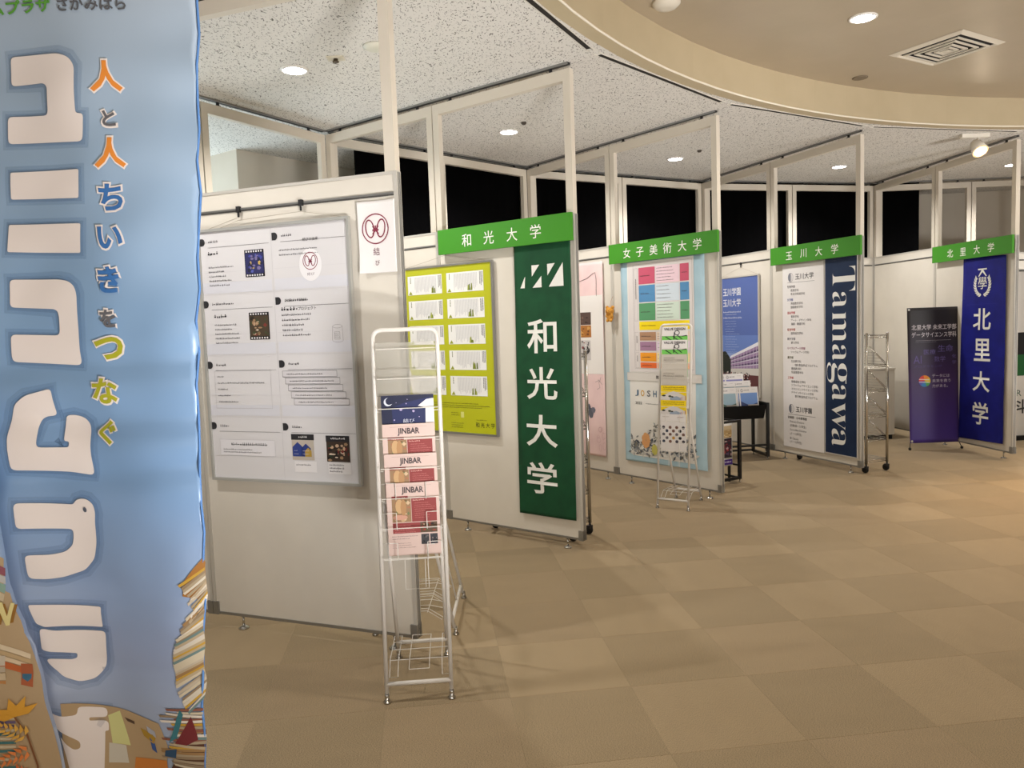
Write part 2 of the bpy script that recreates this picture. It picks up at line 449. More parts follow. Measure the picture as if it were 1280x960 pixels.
# outer walls
def wall_arc(name, r, a0, a1, n=30, m=WALLM, t=0.12):
    mb = MB(); A = arc_pts(r, a0, a1, n); B = arc_pts(r+t, a0, a1, n)
    for k in range(n):
        a, b, c, d = A[k], A[k+1], B[k+1], B[k]
        mb.face([(a.x,a.y,-.1),(b.x,b.y,-.1),(b.x,b.y,ZC),(a.x,a.y,ZC)]); mb.face([(d.x,d.y,-.1),(c.x,c.y,-.1),(c.x,c.y,ZC),(d.x,d.y,ZC)])
        for z in (-.1, ZC): mb.face([(p.x,p.y,z) for p in (a,b,c,d)])
    for a, b in ((A[0],B[0]),(A[-1],B[-1])): mb.face([(a.x,a.y,-.1),(b.x,b.y,-.1),(b.x,b.y,ZC),(a.x,a.y,ZC)])
    return struct(mb.build(name, m))
wall_arc('wall_back', 9.62, 70, 143.6, 40)
wall_arc('wall_left', 11.0, 143.6, 196, 24)
wall_arc('wall_right', 9.62, -60, 70, 40)
wall_arc('wall_front', 9.62, 196, 300, 40)
def radial_wall(name, deg, r0, r1, t=0.12, m=WALLM):
    a, b = polar(deg, r0), polar(deg, r1); d = (b-a).normalized(); n = Vector((-d.y, d.x))*t
    mb = MB(); q = [a, b, b+n, a+n]
    for k in range(4):
        p, s_ = q[k], q[(k+1)%4]; mb.face([(p.x,p.y,-.1),(s_.x,s_.y,-.1),(s_.x,s_.y,ZC),(p.x,p.y,ZC)])
    for z in (-.1, ZC): mb.face([(p.x,p.y,z) for p in q])
    return struct(mb.build(name, m))
radial_wall('wall_corner', 143.6, 9.62, 11.1)
radial_wall('wall_return', 196, 9.62, 11.1)
# bright window in the far left wall, seen through the hanging frames
wc = polar(150.5, 10.9); wd = (HUB-wc).normalized(); wa = math.atan2(wd.x, -wd.y)
win = thing('window_1', None, None, (wc.x, wc.y, 0), wa); win['kind'] = 'structure'
sky = emis((0.78, 0.93, 1.0), 6.0, 'frosted_daylight_pane')
for x0 in (-1.2, -0.4, 0.4):
    MB().box(x0+.03, .0, .93, x0+.77, .012, 2.62).build('pane', sky, win)
fm = MB()
for x in (-1.2, -0.4, 0.4, 1.2): fm.box(x-.03, -.02, .9, x+.03, .03, 2.65)
for z in (.9, 2.62): fm.box(-1.23, -.02, z-.03, 1.23, .03, z+.03)
fm.build('window_frame', ALU_L, win)
# glowing panes added behind the camera as fill, shaped as a glazed hall front
fill_m = emis((1.0, 0.93, 0.84), HALL_FILL, 'added_fill_pane')
for k, dg in enumerate((222, 232, 242, 252)):
    wc = polar(dg, 9.56); wd = (HUB-wc).normalized(); wa = math.atan2(wd.x, -wd.y)
    wn = thing('window_%d' % (k+2), None, None, (wc.x, wc.y, 0), wa); wn['kind'] = 'structure'  # unseen added windows, numbered on from the real one
    MB().box(-.72, -.006, .5, .72, .006, 2.7).build('pane', fill_m, wn)
    f = MB(); f.box(-.78,-.03,.44,-.72,.03,2.76).box(.72,-.03,.44,.78,.03,2.76).box(-.72,-.03,.44,.72,.03,.5).box(-.72,-.03,2.7,.72,.03,2.76); f.build('window_frame', ALU_L, wn)
for z in (0,):
    for a0, a1, r in ((70,143,9.605),(-60,70,9.605)):
        sk = MB(); A = arc_pts(r-.012, a0, a1, 40); B = arc_pts(r+.01, a0, a1, 40)
        for k in range(40):
            a, b, c, d = A[k], A[k+1], B[k+1], B[k]
            sk.face([(a.x,a.y,0),(b.x,b.y,0),(b.x,b.y,.07),(a.x,a.y,.07)]); sk.face([(a.x,a.y,.07),(b.x,b.y,.07),(c.x,c.y,.07),(d.x,d.y,.07)])
        struct(sk.build('baseboard_back' if a0 == 70 else 'baseboard_right', mat((120,112,100), .6)))

# ------------------------------------------------------------------ panels and hanging frames
def make_panel(width, label, cat='panel', name='display_board', loc=(0,0,0), rotz=0, group=None):
    t = thing(name, label, cat, loc, rotz, group); w_ = width
    MB().box(-w_+.018, .005, .084, -.018, .035, ZT-.014).build('panel_board', PANEL, t)
    e = MB()
    e.box(-.018, 0, .07, 0, .04, ZT).box(-w_, 0, .07, -w_+.018, .04, ZT)
    e.box(-w_+.018, .001, ZT-.014, -.018, .039, ZT); e.build('edge_profile', ALU_L, t)
    g = MB(); g.box(-w_+.018, .0005, .07, -.018, .0395, .084)
    g.box(.0, .010, .075, .003, .016, ZT-.005).box(.0, .024, .075, .003, .030, ZT-.005)
    g.build('edge_groove', ALU, t)
    r = MB(); r.use(mat((84,82,80), .5, name='grey_rail_slot')).box(-w_+.018, .001, 2.093, -.018, .0048, 2.100); r.use(ALU).box(-w_+.018, -.004, 2.100, -.018, .0048, 2.108)
    r.build('picture_rail', parent=t)
    for x in (-.034, -w_): 
        MB().box(x, -.004, .068, x+.034, .044, .135).build('corner_bracket', ALU, t)
    for x in (-.135, -w_+.168):
        f = MB(); f.lathe([(.006,.008),(.006,.07)], (x, .02, 0), 8); f.lathe([(.027,0),(.027,.006),(.012,.016)], (x, .02, 0), 14)
        f.build('levelling_foot', CHROME, t)
    return t
def make_frame(width, label, loc, rotz, group=None, name='overhead_transom'):
    t = thing(name, label, 'frame', loc, rotz, group); w_ = width
    f = MB(); c = .052
    f.box(-.004-c, -.002, ZT, -.004, .042, ZF).box(-w_+.004, -.002, ZT, -w_+.004+c, .042, ZF)
    f.box(-w_+.004+c, -.002, ZF-.07, -.004-c, .042, ZF); f.build('frame', FRAMEW, t)
    for x in (-.16, -w_+.16):
        h = MB(); h.box(x-.008, .012, ZF, x+.008, .028, ZC-.012).box(x-.02, .008, ZF, x+.02, .032, ZF+.008); h.build('hanger', DARK, t)
    return t
FIN_LABEL = [
 ('beige partition panel carrying the framed research poster, nearest of all panels', 'beige partition panel half hidden behind the blue flag at far left',
  'hanging frame above the nearest beige panel, its post cut by the photo top', 'inner hanging frame right above the edge of the blue flag'),
 ('cream panel carrying the green banner and the lime-framed poster', 'inner cream panel seen just right of the nearest beige panel, behind the lime poster',
  'tall white hanging frame standing above the green banner panel', 'inner white hanging frame behind the tall post above the logo sheet'),
 ('cream panel carrying the pale blue art school poster', 'inner cream panel carrying the pink and white banner',
  'white hanging frame above the pale blue poster panel', 'inner white hanging frame above the pink and white banner'),
 ('cream panel carrying the navy banner with vertical latin letters', 'inner white panel carrying the blue sky poster behind the black tables',
  'white hanging frame above the navy lettered banner panel', 'inner white hanging frame above the blue sky poster panel'),
 ('cream panel at far right carrying the royal blue banner', 'inner white panel behind the wire rack and white cabinet',
  'white hanging frame above the royal blue banner panel at far right', 'inner white hanging frame above the panel behind the white cabinet')]
trim = 3
for i, (x, y, th) in enumerate(FIN):
    L = FIN_LABEL[i]
    for k in (0, 1):
        p = fin_pt(i, k*(W+.002))
        make_panel(W, L[k], loc=(p.x, p.y, 0), rotz=th+PI, group='partition panels of the booth walls')
        make_frame(W, L[2+k], (p.x, p.y, 0), th+PI, 'hanging frames above the booth walls')
    # ceiling track over the booth wall
    mb = MB(); mb.use(DARK).box(-2*W+.0, .006, ZC-.012, -.02, .034, ZC+.001); mb.use(ALU).box(-2*W, .001, ZC-.014, -.02, .006, ZC+.001).box(-2*W, .034, ZC-.014, -.02, .039, ZC+.001)
    struct(mb.build('trim_%d' % trim, parent=None, loc=(x, y, 0), rotz=th+PI)); trim += 1
# dark slots in the ceiling across the booth fronts
SLOT = [polar(FIN_a, 6.03) for FIN_a in (176, 160, 144.1, 128.3, 111.7, 95.6, 79.5)]
for A, B in zip(SLOT, SLOT[1:]):
    d = B-A; L_ = d.length; mb = MB()
    mb.use(mat((30,26,24), .8)).box(.07, -.016, ZC-.003, L_-.07, .016, ZC+.001)
    mb.use(mat((205,200,190), .5)).box(.03, -.021, ZC-.005, L_-.03, -.016, ZC+.001).box(.03, .016, ZC-.005, L_-.03, .021, ZC+.001)
    struct(mb.build('trim_%d' % trim, loc=(A.x, A.y, 0), rotz=math.atan2(d.y, d.x))); trim += 1

# back walls of the booths
RP = [fin_pt(i, 2*W) for i in range(5)]
th5 = math.atan2(RP[4].y-RP[3].y, RP[4].x-RP[3].x) - R(16)
RP.append(RP[4] + 2.38*Vector((math.cos(th5), math.sin(th5))))
CURT = mat((4,4,5), 0.95, name='black_curtain_cloth', spec=.05)
BAYN = ['first booth, behind the beige panel', 'second booth, behind the green banner', 'third booth, behind the pale blue poster',
        'fourth booth, behind the navy banner', 'fifth booth, behind the royal blue banner']
for k in range(5):
    A, B = RP[k], RP[k+1]; d = (B-A); L_ = d.length; d.normalize(); an = math.atan2(d.y, d.x)
    wm = (L_-.05)/2 - .003
    for j, side in ((0, 'left'), (1, 'right')):
        p = A + d*(.047 + (j+1)*(wm+.002))
        make_panel(wm, '%s white rear panel of the %s' % (side, BAYN[k]), name='display_board', loc=(p.x, p.y, 0), rotz=an, group='rear wall panels of the booths')
        make_frame(wm, '%s rear transom frame of the %s' % (side, BAYN[k]), (p.x, p.y, 0), an, 'rear hanging frames of the booths', name='rear_transom')
    mb = MB(); mb.use(DARK).box(.05, .006, ZC-.012, L_, .034, ZC+.001); mb.use(ALU).box(.05, .001, ZC-.014, L_, .006, ZC+.001).box(.05, .034, ZC-.014, L_, .039, ZC+.001)
    struct(mb.build('trim_%d' % trim, loc=(A.x, A.y, 0), rotz=an)); trim += 1
    x0, x1 = {0: (None, None), 1: (.345, L_), 2: (0, L_), 3: (0, L_), 4: (0.0, .62)}[k]
    if x0 is not None:
        mb = MB(); N = int((x1-x0)/.02); vs = []
        for s_ in (0, .006):
            row = []
            for q in range(N+1):
                u = x0 + (x1-x0)*q/N; yy = .115 + .003*math.sin(u*19) + .002*math.sin(u*43+1) + s_
                row.append((mb.bm.verts.new((u, yy, .06)), mb.bm.verts.new((u, yy, ZC-.004))))
            vs.append(row)
        for row in vs:
            for a, b in zip(row, row[1:]): mb.bm.faces.new((a[0], b[0], b[1], a[1])).smooth = True
        for e in (0, 1):
            for q in range(N): mb.bm.faces.new((vs[0][q][e], vs[0][q+1][e], vs[1][q+1][e], vs[1][q][e]))
        for q in (0, N): mb.bm.faces.new((vs[0][q][0], vs[0][q][1], vs[1][q][1], vs[1][q][0]))
        o = mb.build('blackout_curtain', CURT, loc=(A.x, A.y, 0), rotz=an)
        tag(o, 'black curtain behind the rear frames, ' + ['', 'seen left of the green banner panel', 'seen above the pale blue poster', 'seen above the navy banner', 'short one left of the royal blue banner'][k], 'curtain', 'black curtains behind the booths')

# ------------------------------------------------------------------ lamps and ceiling fittings
LENS = emis((1.0, 0.97, 0.95), 22, 'lit_downlight_lens')
def downlight(deg, r, z, watts, col, label, group, cone=150, blend=.7, rad=.075):
    p = polar(deg, r)
    t = thing('downlight', label, 'light', (p.x, p.y, z), 0, group)
    MB().lathe([(rad+.012, 0.0), (rad+.012, -.006), (rad, -.008), (rad-.006, -.002), (rad-.006, 0)], n=28).build('trim_ring', mat((228,225,220), .4), t)
    MB().lathe([(rad-.008, -.0085), (rad-.02, -.010), (.001, -.011)], n=24).build('lens', LENS, t)
    L = bpy.data.lights.new('downlight_lamp', 'SPOT'); L.energy = watts; L.color = col; L.spot_size = R(cone); L.spot_blend = blend; L.shadow_soft_size = .05
    lo = bpy.data.objects.new('downlight_lamp', L); COL.objects.link(lo); lo.parent = t; lo.location = (0, 0, -.03)
    return t
BL = ['booth downlight hidden beyond the blue flag', 'booth downlight nearest the camera, above the beige panel', 'booth downlight seen left of the green banner post',
      'booth downlight above the pale blue poster panel', 'booth downlight above the navy banner panel', 'booth downlight at far right beside the warm spotlight', 'booth downlight outside the right edge']
BA = [(167.6,7.64), (151.5,7.67), (135.3,7.60), (119.1,7.61), (103.1,7.56), (87.1,7.62), (71,7.6)]
for (a, r), l in zip(BA, BL): downlight(a, r, ZC, BOOTH_W, BOOTH_C, l, 'booth downlights')
HL = [(129.3,4.92,'round downlight in the raised coffer, left of the square air vent'), (97.5,4.92,'coffer downlight beyond the right edge'), (161,4.92,'coffer downlight above the photographer'),
      (193,4.92,'coffer downlight behind the photographer'), (65,4.92,'far right coffer downlight'), (33,4.92,'coffer downlight on the far right side'), (225,4.92,'coffer downlight at the rear left'), (270,4.92,'coffer downlight at the rear')]
for a, r, l in HL: downlight(a, r, ZU, HALL_W, HALL_C, l, 'coffer downlights', cone=155)
def spotlight(base, aim, watts, label, on=True):
    t = thing('track_spotlight', label, 'spotlight', (base[0], base[1], ZC), 0, 'warm track spotlights')
    MB().box(-.16, -.02, -.035, .10, .02, 0).build('track_adapter', mat((222,216,204), .45), t)
    MB().tube([(0,0,-.03),(0,0,-.075)], .009, 8).build('stem', mat((222,216,204), .45), t)
    head = Vector((0, 0, -.125)); d = (Vector(aim) - Vector((base[0], base[1], ZC)) - head).normalized()
    b = MB(); b.tube([head-d*.07, head-d*.065, head-d*.0, head+d*.06], [.030,.046,.062,.070], 18, caps=True); b.build('lamp_head', mat((222,216,204), .45), t)
    MB().tube([head+d*.0605, head+d*.064], [.052,.048], 20).build('lens', emis((1.0,.82,.6), 40, 'lit_warm_lens'), t)
    MB().tube([head+d*.058, head+d*.0606], [.069,.066], 20).build('halo_ring', emis((1.0,.52,.20), 1.8, 'warm_halo_ring'), t)  # emissive ring standing in for the warm halo around the lens
    L = bpy.data.lights.new('spot_lamp', 'SPOT'); L.energy = watts; L.color = WARM_C; L.spot_size = R(75); L.spot_blend = .8; L.shadow_soft_size = .03
    lo = bpy.data.objects.new('spot_lamp', L); COL.objects.link(lo); lo.parent = t; lo.location = head + d*.075
    lo.rotation_euler = d.to_track_quat('-Z', 'Y').to_euler()
spotlight((4.46, 7.20), (4.5, 4.7, 0), WARM_W, 'glowing warm track spotlight near the right edge of the photo')
spotlight((7.3, 6.6), (5.9, 6.0, 0.2), WARM_W, 'warm spotlight on the track beyond the right edge')
# hidden-side hall spotlights that light the near panels from the right
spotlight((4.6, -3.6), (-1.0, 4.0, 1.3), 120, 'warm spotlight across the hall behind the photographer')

# fill lights with housings, added out of view to brighten the booth ceilings
for (ux, uy, uz), aim, lab in FILL_LIGHTS:
    t = thing('added_fill_light', 'added fill light in a black housing, %s, out of view' % lab, 'light', (ux, uy, 0), 0, 'added fill lights')
    q = (Vector(aim)-Vector((ux, uy, uz))).to_track_quat('-Z', 'Y'); Mx = Matrix.Translation((0, 0, uz)) @ q.to_matrix().to_4x4()
    h = MB(); h.box(-.44, -.24, .012, .44, .24, .07).box(-.44, -.24, -.03, -.42, .24, .012).box(.42, -.24, -.03, .44, .24, .012).box(-.42, -.24, -.03, .42, -.22, .012).box(-.42, .22, -.03, .42, .24, .012)
    h.bm.transform(Mx); h.build('housing', BLACK, t)
    f = MB(); f.box(-.25, -.18, 0, .25, .18, .02).box(-.03, -.03, .02, .03, .03, uz-.05); f.build('stand', BLACK, t)
    L = bpy.data.lights.new('fill_lamp', 'AREA'); L.shape = 'RECTANGLE'; L.size = .82; L.size_y = .42; L.energy = FILL_W; L.color = FILL_C; L.spread = R(75)
    lo = bpy.data.objects.new('fill_lamp', L); COL.objects.link(lo); lo.parent = t; lo.location = (0, 0, uz); lo.rotation_euler = q.to_euler()

def disc_fitting(name, label, x, y, z, prof, m, cat):
    o = MB().lathe(prof, n=24).build(name, m, loc=(x, y, z)); tag(o, label, cat); return o
disc_fitting('smoke_detector', 'round smoke detector at the top edge of the coffer ceiling', 1.0, 4.64, ZU, [(.085,0),(.085,-.012),(.06,-.035),(.03,-.04)], mat((205,198,184), .5), 'detector')
disc_fitting('speaker_grille', 'small round grille in the coffer between downlight and cove', 2.89, 6.21, ZU, [(.058,0),(.058,-.006),(.05,-.008)], mat((120,108,90), .7), 'grille')
disc_fitting('speaker_disc', 'pale round ceiling disc left of the nearest frame post', -.72, 4.49, ZC, [(.075,0),(.075,-.008),(.05,-.02),(.02,-.022)], mat((206,204,190), .6), 'disc')
sp = thing('sprinkler', 'small square sprinkler plate right of the nearest booth downlight', 'sprinkler', (-.99, 4.65, ZC))
MB().box(-.05, -.035, -.008, .05, .035, 0).build('plate', mat((205,198,180), .5), sp)
MB().lathe([(.014,-.008),(.014,-.02),(.02,-.022),(.02,-.026)], n=14).build('nozzle', mat((92,80,62), .4, .6), sp)
for x, y, l in ((.17, 6.24, 'tiny ceiling sensor right of the second booth downlight'), (1.91, 7.48, 'tiny ceiling sensor right of the third booth downlight')):
    disc_fitting('ceiling_sensor', l, x, y, ZC, [(.022,0),(.022,-.01),(.012,-.02)], mat((70,62,54), .5), 'sensor')
# square louvred vent
vt = thing('air_vent', 'square ceiling air vent with nested louvres in the coffer', 'vent', (3.235, 5.61, ZU), R(30))
def sqring(mb, h0, z0, h1, z1):
    A = [(-h0,-h0),(h0,-h0),(h0,h0),(-h0,h0)]; B = [(-h1,-h1),(h1,-h1),(h1,h1),(-h1,h1)]
    for k in range(4):
        a, b, c, d = A[k], A[(k+1)%4], B[(k+1)%4], B[k]
        mb.face([(*a,z0),(*b,z0),(*c,z1),(*d,z1)]); mb.face([(*a,z0+.002),(*b,z0+.002),(*c,z1+.002),(*d,z1+.002)])
VM = mat((206,198,182), .45)
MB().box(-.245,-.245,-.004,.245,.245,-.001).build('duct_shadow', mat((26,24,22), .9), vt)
mb = MB(); sqring(mb, .27, -.002, .235, -.016); sqring(mb, .235, -.016, .222, -.005); mb.build('flange', VM, vt)
for h in (.200, .150, .100, .058):
    mb = MB(); w_ = .017
    for q in ((-h,-h,h,-h+w_),(-h,h-w_,h,h),(-h,-h+w_,-h+w_,h-w_),(h-w_,-h+w_,h,h-w_)): mb.box(q[0],q[1],-.020,q[2],q[3],-.012)
    mb.build('louvre', VM, vt)
MB().box(-.03,-.03,-.022,.03,.03,-.018).build('centre_plate', VM, vt)

# ------------------------------------------------------------------ things hung on the booth walls
def fin_thing(name, label, cat, i, a0, z0, group=None):
    p = fin_pt(i, a0)
    t = thing(name, label, cat, (p.x, p.y, z0), FIN[i][2]+PI, group)
    return t, (a0, 0, -z0)          # parts are drawn in wall coordinates: x = -(distance from the wall's front edge)
INK = (40, 40, 44); WHITE = (236, 234, 230)
def sign(i, x0, x1, txt, lx, label):
    t, O = fin_thing('green_sign_board', label, 'sign', i, -(x0+x1)/2, 2.025, 'green name boards')
    MB().box(x0, -.052, 2.025, x1, -.030, 2.2).build('board', GREEN, t, O)
    MB().box(x0, -.052-.0002, 2.0245, x0+.004, -.030, 2.2005).build('board_edge', mat((34,96,26), .6), t, O)
    b = MB()
    for x in (x0+.15, (x0+x1)/2, x1-.12): b.box(x-.02, -.030, 2.07, x+.02, .001, 2.15)
    b.build('spacer', ALU, t, O)
    p = Print(-.052, .0008)
    for ch, x in zip(txt, lx): p.text(ch, x, 2.062 if ch != '川' else 2.066, mat(WHITE, .5), 0, size=.096, off=.002, res=3)
    p.build('lettering', t).location = O
sign(1, -1.128, .008, '和光大学', (-.90,-.705,-.505,-.31), 'green name board reading 和光大学 above the green hanging banner')
sign(2, -1.165, .03, '女子美術大学', (-.985,-.83,-.675,-.525,-.365,-.21), 'green name board reading 女子美術大学 above the pale blue poster')
sign(3, -1.128, .042, '玉川大学', (-.90,-.70,-.50,-.30), 'green name board reading 玉川大学 above the navy banner')
sign(4, -1.15, .02, '北里大学', (-.90,-.70,-.50,-.30), 'green name board reading 北里大学 above the royal blue banner')

def poster_frame(t, O, x0, z0, x1, z1, y, m=ALU, wd=.014, d=.018, sheetm=PAPER):
    f = MB(); f.box(x0, y-d, z0, x0+wd, y, z1).box(x1-wd, y-d, z0, x1, y, z1).box(x0+wd, y-d, z0, x1-wd, y, z0+wd).box(x0+wd, y-d, z1-wd, x1-wd, y, z1)
    f.build('poster_frame', m, t, O)
    return MB().box(x0+wd, y-.010, z0+wd, x1-wd, y-.002, z1-wd).build('sheet', sheetm, t, O)
def hook(i, hx, zr, lab):
    t, O = fin_thing('rail_hook', lab, 'hook', i, -hx, zr)
    h = MB(); h.box(hx-.010, -.014, zr-.012, hx+.010, .0, zr+.016).box(hx-.004, -.012, zr-.035, hx+.004, -.006, zr-.012); h.build('clip', DARK, t, O)
def cords(t, O, segs):
    c = MB()
    for (x0, z0), (x1, z1) in segs: c.tube([(x0, -.012, z0), (x1, -.012, z1)], .0013, 4)
    c.build('hanging_cord', mat((170,160,145), .6), t, O)

# --- panel 0: research poster in an aluminium frame, logo sheet
t, O = fin_thing('framed_research_poster', 'large framed white research poster with two columns of pages on the beige panel', 'poster', 0, .68, .78)
GLOSSY = mat((214,212,214), .22, coat=.5, name='film_covered_paper', spec=.5)
poster_frame(t, O, -1.112, .778, -.245, 2.02, -.004, mat((176,176,172), .4, .3, name='poster_aluminium'), .013, .02, GLOSSY)
p = Print(-.0145)
INKG = (90, 88, 92)
for x0, x1 in ((-1.098, -.685), (-.668, -.262)):
    for k in range(4):
        z = (1.958, 1.655, 1.355, 1.052)[k]
        p.disc(x0+.012, z, .017, .018, INK, 1, a0=-90, a1=90); p.rect(x0-.003, z-.018, x0+.012, z+.018, INK, 1)
        p.dashes(x0+.05, z-.006, (.06, .13, .06, .05)[k], 1, .01, .013, INKG, 1, k+3, False)
        p.rect(x0+.045, z-.028, x1-.005, z-.0265, INKG, 1)
        p.rect(x0, z+.045, x1, z+.0458, (188,186,190), 1)
        if k: p.rect(x0, z+.052, x1, z+.105, (205,205,212), 0)
        p.rect(x0, z-.15, x1, z-.149, (196,194,198), 0)
p.rect(-.677, .80, -.6757, 2.005, (180,178,182), 1)
p.dashes(-1.055, 1.893, .055, 1, .02, .018, INK, 1, 9, False); p.dashes(-1.055, 1.83, .15, 5, .022, .009, INKG, 1, 2)
p.dashes(-1.040, 1.585, .07, 1, .02, .018, INK, 1, 19, False); p.dashes(-1.040, 1.548, .15, 5, .022, .009, INKG, 1, 5)
def film(x0, z0, x1, z1, cols, sd):
    p.rect(x0, z0, x1, z1, (22,22,26), 1)
    for k in range(7):
        for z in (z0+.004, z1-.012): p.rect(x0+.008+k*(x1-x0-.012)/7, z, x0+.016+k*(x1-x0-.012)/7, z+.008, (215,214,216), 2)
    p.photo(x0+.004, z0+.016, x1-.004, z1-.016, cols, 26, 2, sd)
film(-.835, 1.776, -.722, 1.905, [(42,44,92),(64,70,150),(30,34,60),(120,110,150),(200,170,90),(84,92,170),(50,40,60)], 4)
film(-.831, 1.475, -.714, 1.606, [(70,58,44),(150,120,90),(40,36,30),(120,50,44),(180,150,120),(60,72,48),(196,180,160)], 8)
p.text('結びの由来', -.50, 1.925, INK, 1, h=.016, wd=.085)
p.dashes(-.635, 1.887, .35, 2, .022, .009, INKG, 1, 31)
MAR = (128, 44, 66)
def knot(p, cx, cz, r, l, tk):
    p.ring(cx, cz, r, r, tk, MAR, l, 32)
    for s_ in (-1, 1):
        p.ring(cx+s_*r*.42, cz+.02*r, r*.34, r*.62, tk*1.2, MAR, l, 24, rot=-s_*8)
    for a in (60, 90, 120, 240, 300): p.stroke([(cx, cz-.08*r), (cx+r*.34*math.cos(R(a))*1.3, cz-.08*r+r*.3*math.sin(R(a)))], tk*1.2, MAR, l)
    p.stroke([(cx-r*.25, cz-.08*r), (cx+r*.25, cz-.08*r)], tk*1.2, MAR, l)
p.disc(-.463, 1.815, .062, .075, (226,224,226), 1, 30); knot(p, -.463, 1.832, .041, 2, .0035)
p.text('結び', -.463, 1.765, (120,100,110), 2, h=.014, wd=.04, align='c')
p.text('プロジェクトの活動内容', -.615, 1.649, INK, 1, h=.014, wd=.12)
p.dashes(-.640, 1.606, .09, 1, .02, .018, INK, 1, 41, False); p.text('プロジェクト', -.545, 1.607, INK, 1, h=.016, wd=.1, off=.01)
p.dashes(-.640, 1.582, .19, 5, .024, .011, INKG, 1, 42)
cx, cz = -.335, 1.495                                   # little drawing of a tin
p.ring(cx, cz+.03, .026, .009, .0015, (150,146,148), 1); p.stroke([(cx-.026,cz+.03),(cx-.03,cz-.035)], .0015, (150,146,148), 1); p.stroke([(cx+.026,cz+.03),(cx+.028,cz-.035)], .0015, (150,146,148), 1)
p.ring(cx, cz-.035, .029, .009, .0015, (150,146,148), 1, a0=180, a1=360); p.frame(cx-.018, cz-.03, cx+.012, cz+.005, .0015, (150,146,148), 1); p.dashes(cx-.016, cz-.006, .024, 3, .008, .005, (150,146,148), 2, 2)
p.frame(-1.062, 1.14, -.724, 1.326, .0012, (170,166,170), 1); p.dashes(-1.045, 1.293, .05, 1, .03, .008, INKG, 1, 51); p.dashes(-1.045, 1.262, .28, 1, .03, .008, INKG, 1, 52, False)
for k in range(3): p.dashes(-1.045, 1.231-k*.031, (.06,.07,.12)[k], 1, .03, .008, INKG, 1, 53+k, False)
for k in range(5):
    x = -.655+k*.0145; z = 1.292-k*.0335
    p.rect(x, z, x+.305, z+.03, (206,203,206), 1+k*.1); p.frame(x, z, x+.305, z+.03, .0015, (96,94,98), 1.5+k*.1); p.dashes(x+.025, z+.010, .25, 1, .01, .008, INKG, 2.2, 61+k)
p.rect(-1.055, .905, -.723, .985, (219,217,221), 1); p.frame(-1.055, .905, -.723, .985, .0012, (185,182,186), 1.5); p.dashes(-.985, .955, .21, 1, .02, .014, INK, 2, 71, False); p.dashes(-1.035, .932, .28, 2, .014, .008, INKG, 2, 72)
p.rect(-.627, .99, -.498, 1.018, INK, 1); p.dashes(-.585, 1.0, .05, 1, .01, .010, (220,218,216), 2, 81, False)
p.rect(-.625, .893, -.500, .99, (182,172,160), 1)
for cx, s_, c_ in ((-.592, 1, (44,62,130)), (-.545, .9, (40,58,124)), (-.533, .62, (170,140,62))):
    p.poly([(cx-.030*s_, .91), (cx+.030*s_, .91), (cx+.030*s_, .91+.045*s_), (cx, .91+.07*s_), (cx-.030*s_, .91+.045*s_)], c_, 2 if s_ > .8 else 3)
    p.dashes(cx-.02*s_, .92, .03*s_, 2, -.016, .005, (190,190,200), 4, int(s_*10))
p.rect(-.615, .835, -.49, .887, (222,219,220), 1); p.dashes(-.605, .866, .10, 1, .02, .009, INKG, 2, 83)
p.rect(-.432, .985, -.303, 1.014, INK, 1); p.dashes(-.405, .996, .08, 1, .01, .010, (220,218,216), 2, 84, False)
p.photo(-.430, .890, -.303, .985, [(60,46,38),(160,130,100),(200,170,140),(110,40,36),(40,52,40),(220,200,180),(24,22,22)], 34, 1, 12)
p.rect(-.425, .832, -.300, .886, (222,219,220), 1); p.dashes(-.418, .870, .11, 3, .015, .009, INKG, 2, 85)
p.build('printed_pages', t).location = O
hook(0, -.861, 2.10, 'dark rail hook above the left half of the framed research poster'); hook(0, -.503, 2.10, 'dark rail hook above the right half of the framed research poster')
cords(t, O, [((-1.05,2.02),(-.868,2.062)), ((-.98,2.02),(-.858,2.05)), ((-.858,2.05),(-.503,2.062)), ((-.503,2.062),(-.28,2.02))])

t, O = fin_thing('logo_sheet', 'white paper sheet with a maroon knot emblem taped beside the framed poster', 'paper', 0, .11, 1.757)
def curl(x, z):
    k = max(0, -(x+.13)/.09)*max(0, (1.84-z)/.09)
    return (0, -.012*min(k, 1.6) - .006*((x+.11)/.1)**2, 0)
cloth('sheet', [(-.200,1.757),(-.014,1.757),(-.012,2.077),(-.205,2.077)], .0012, PAPER, t, curl, .02, -.004).location = O
p = Print(-.0045, .0008); knot(p, -.115, 1.953, .068, 1, .005)
p.text('結', -.115, 1.835, (120,84,96), 1, h=.034, wd=.032, align='c'); p.text('び', -.112, 1.79, (120,84,96), 1, h=.024, wd=.022, align='c')
p.build('emblem_print', t, curl, .02).location = O

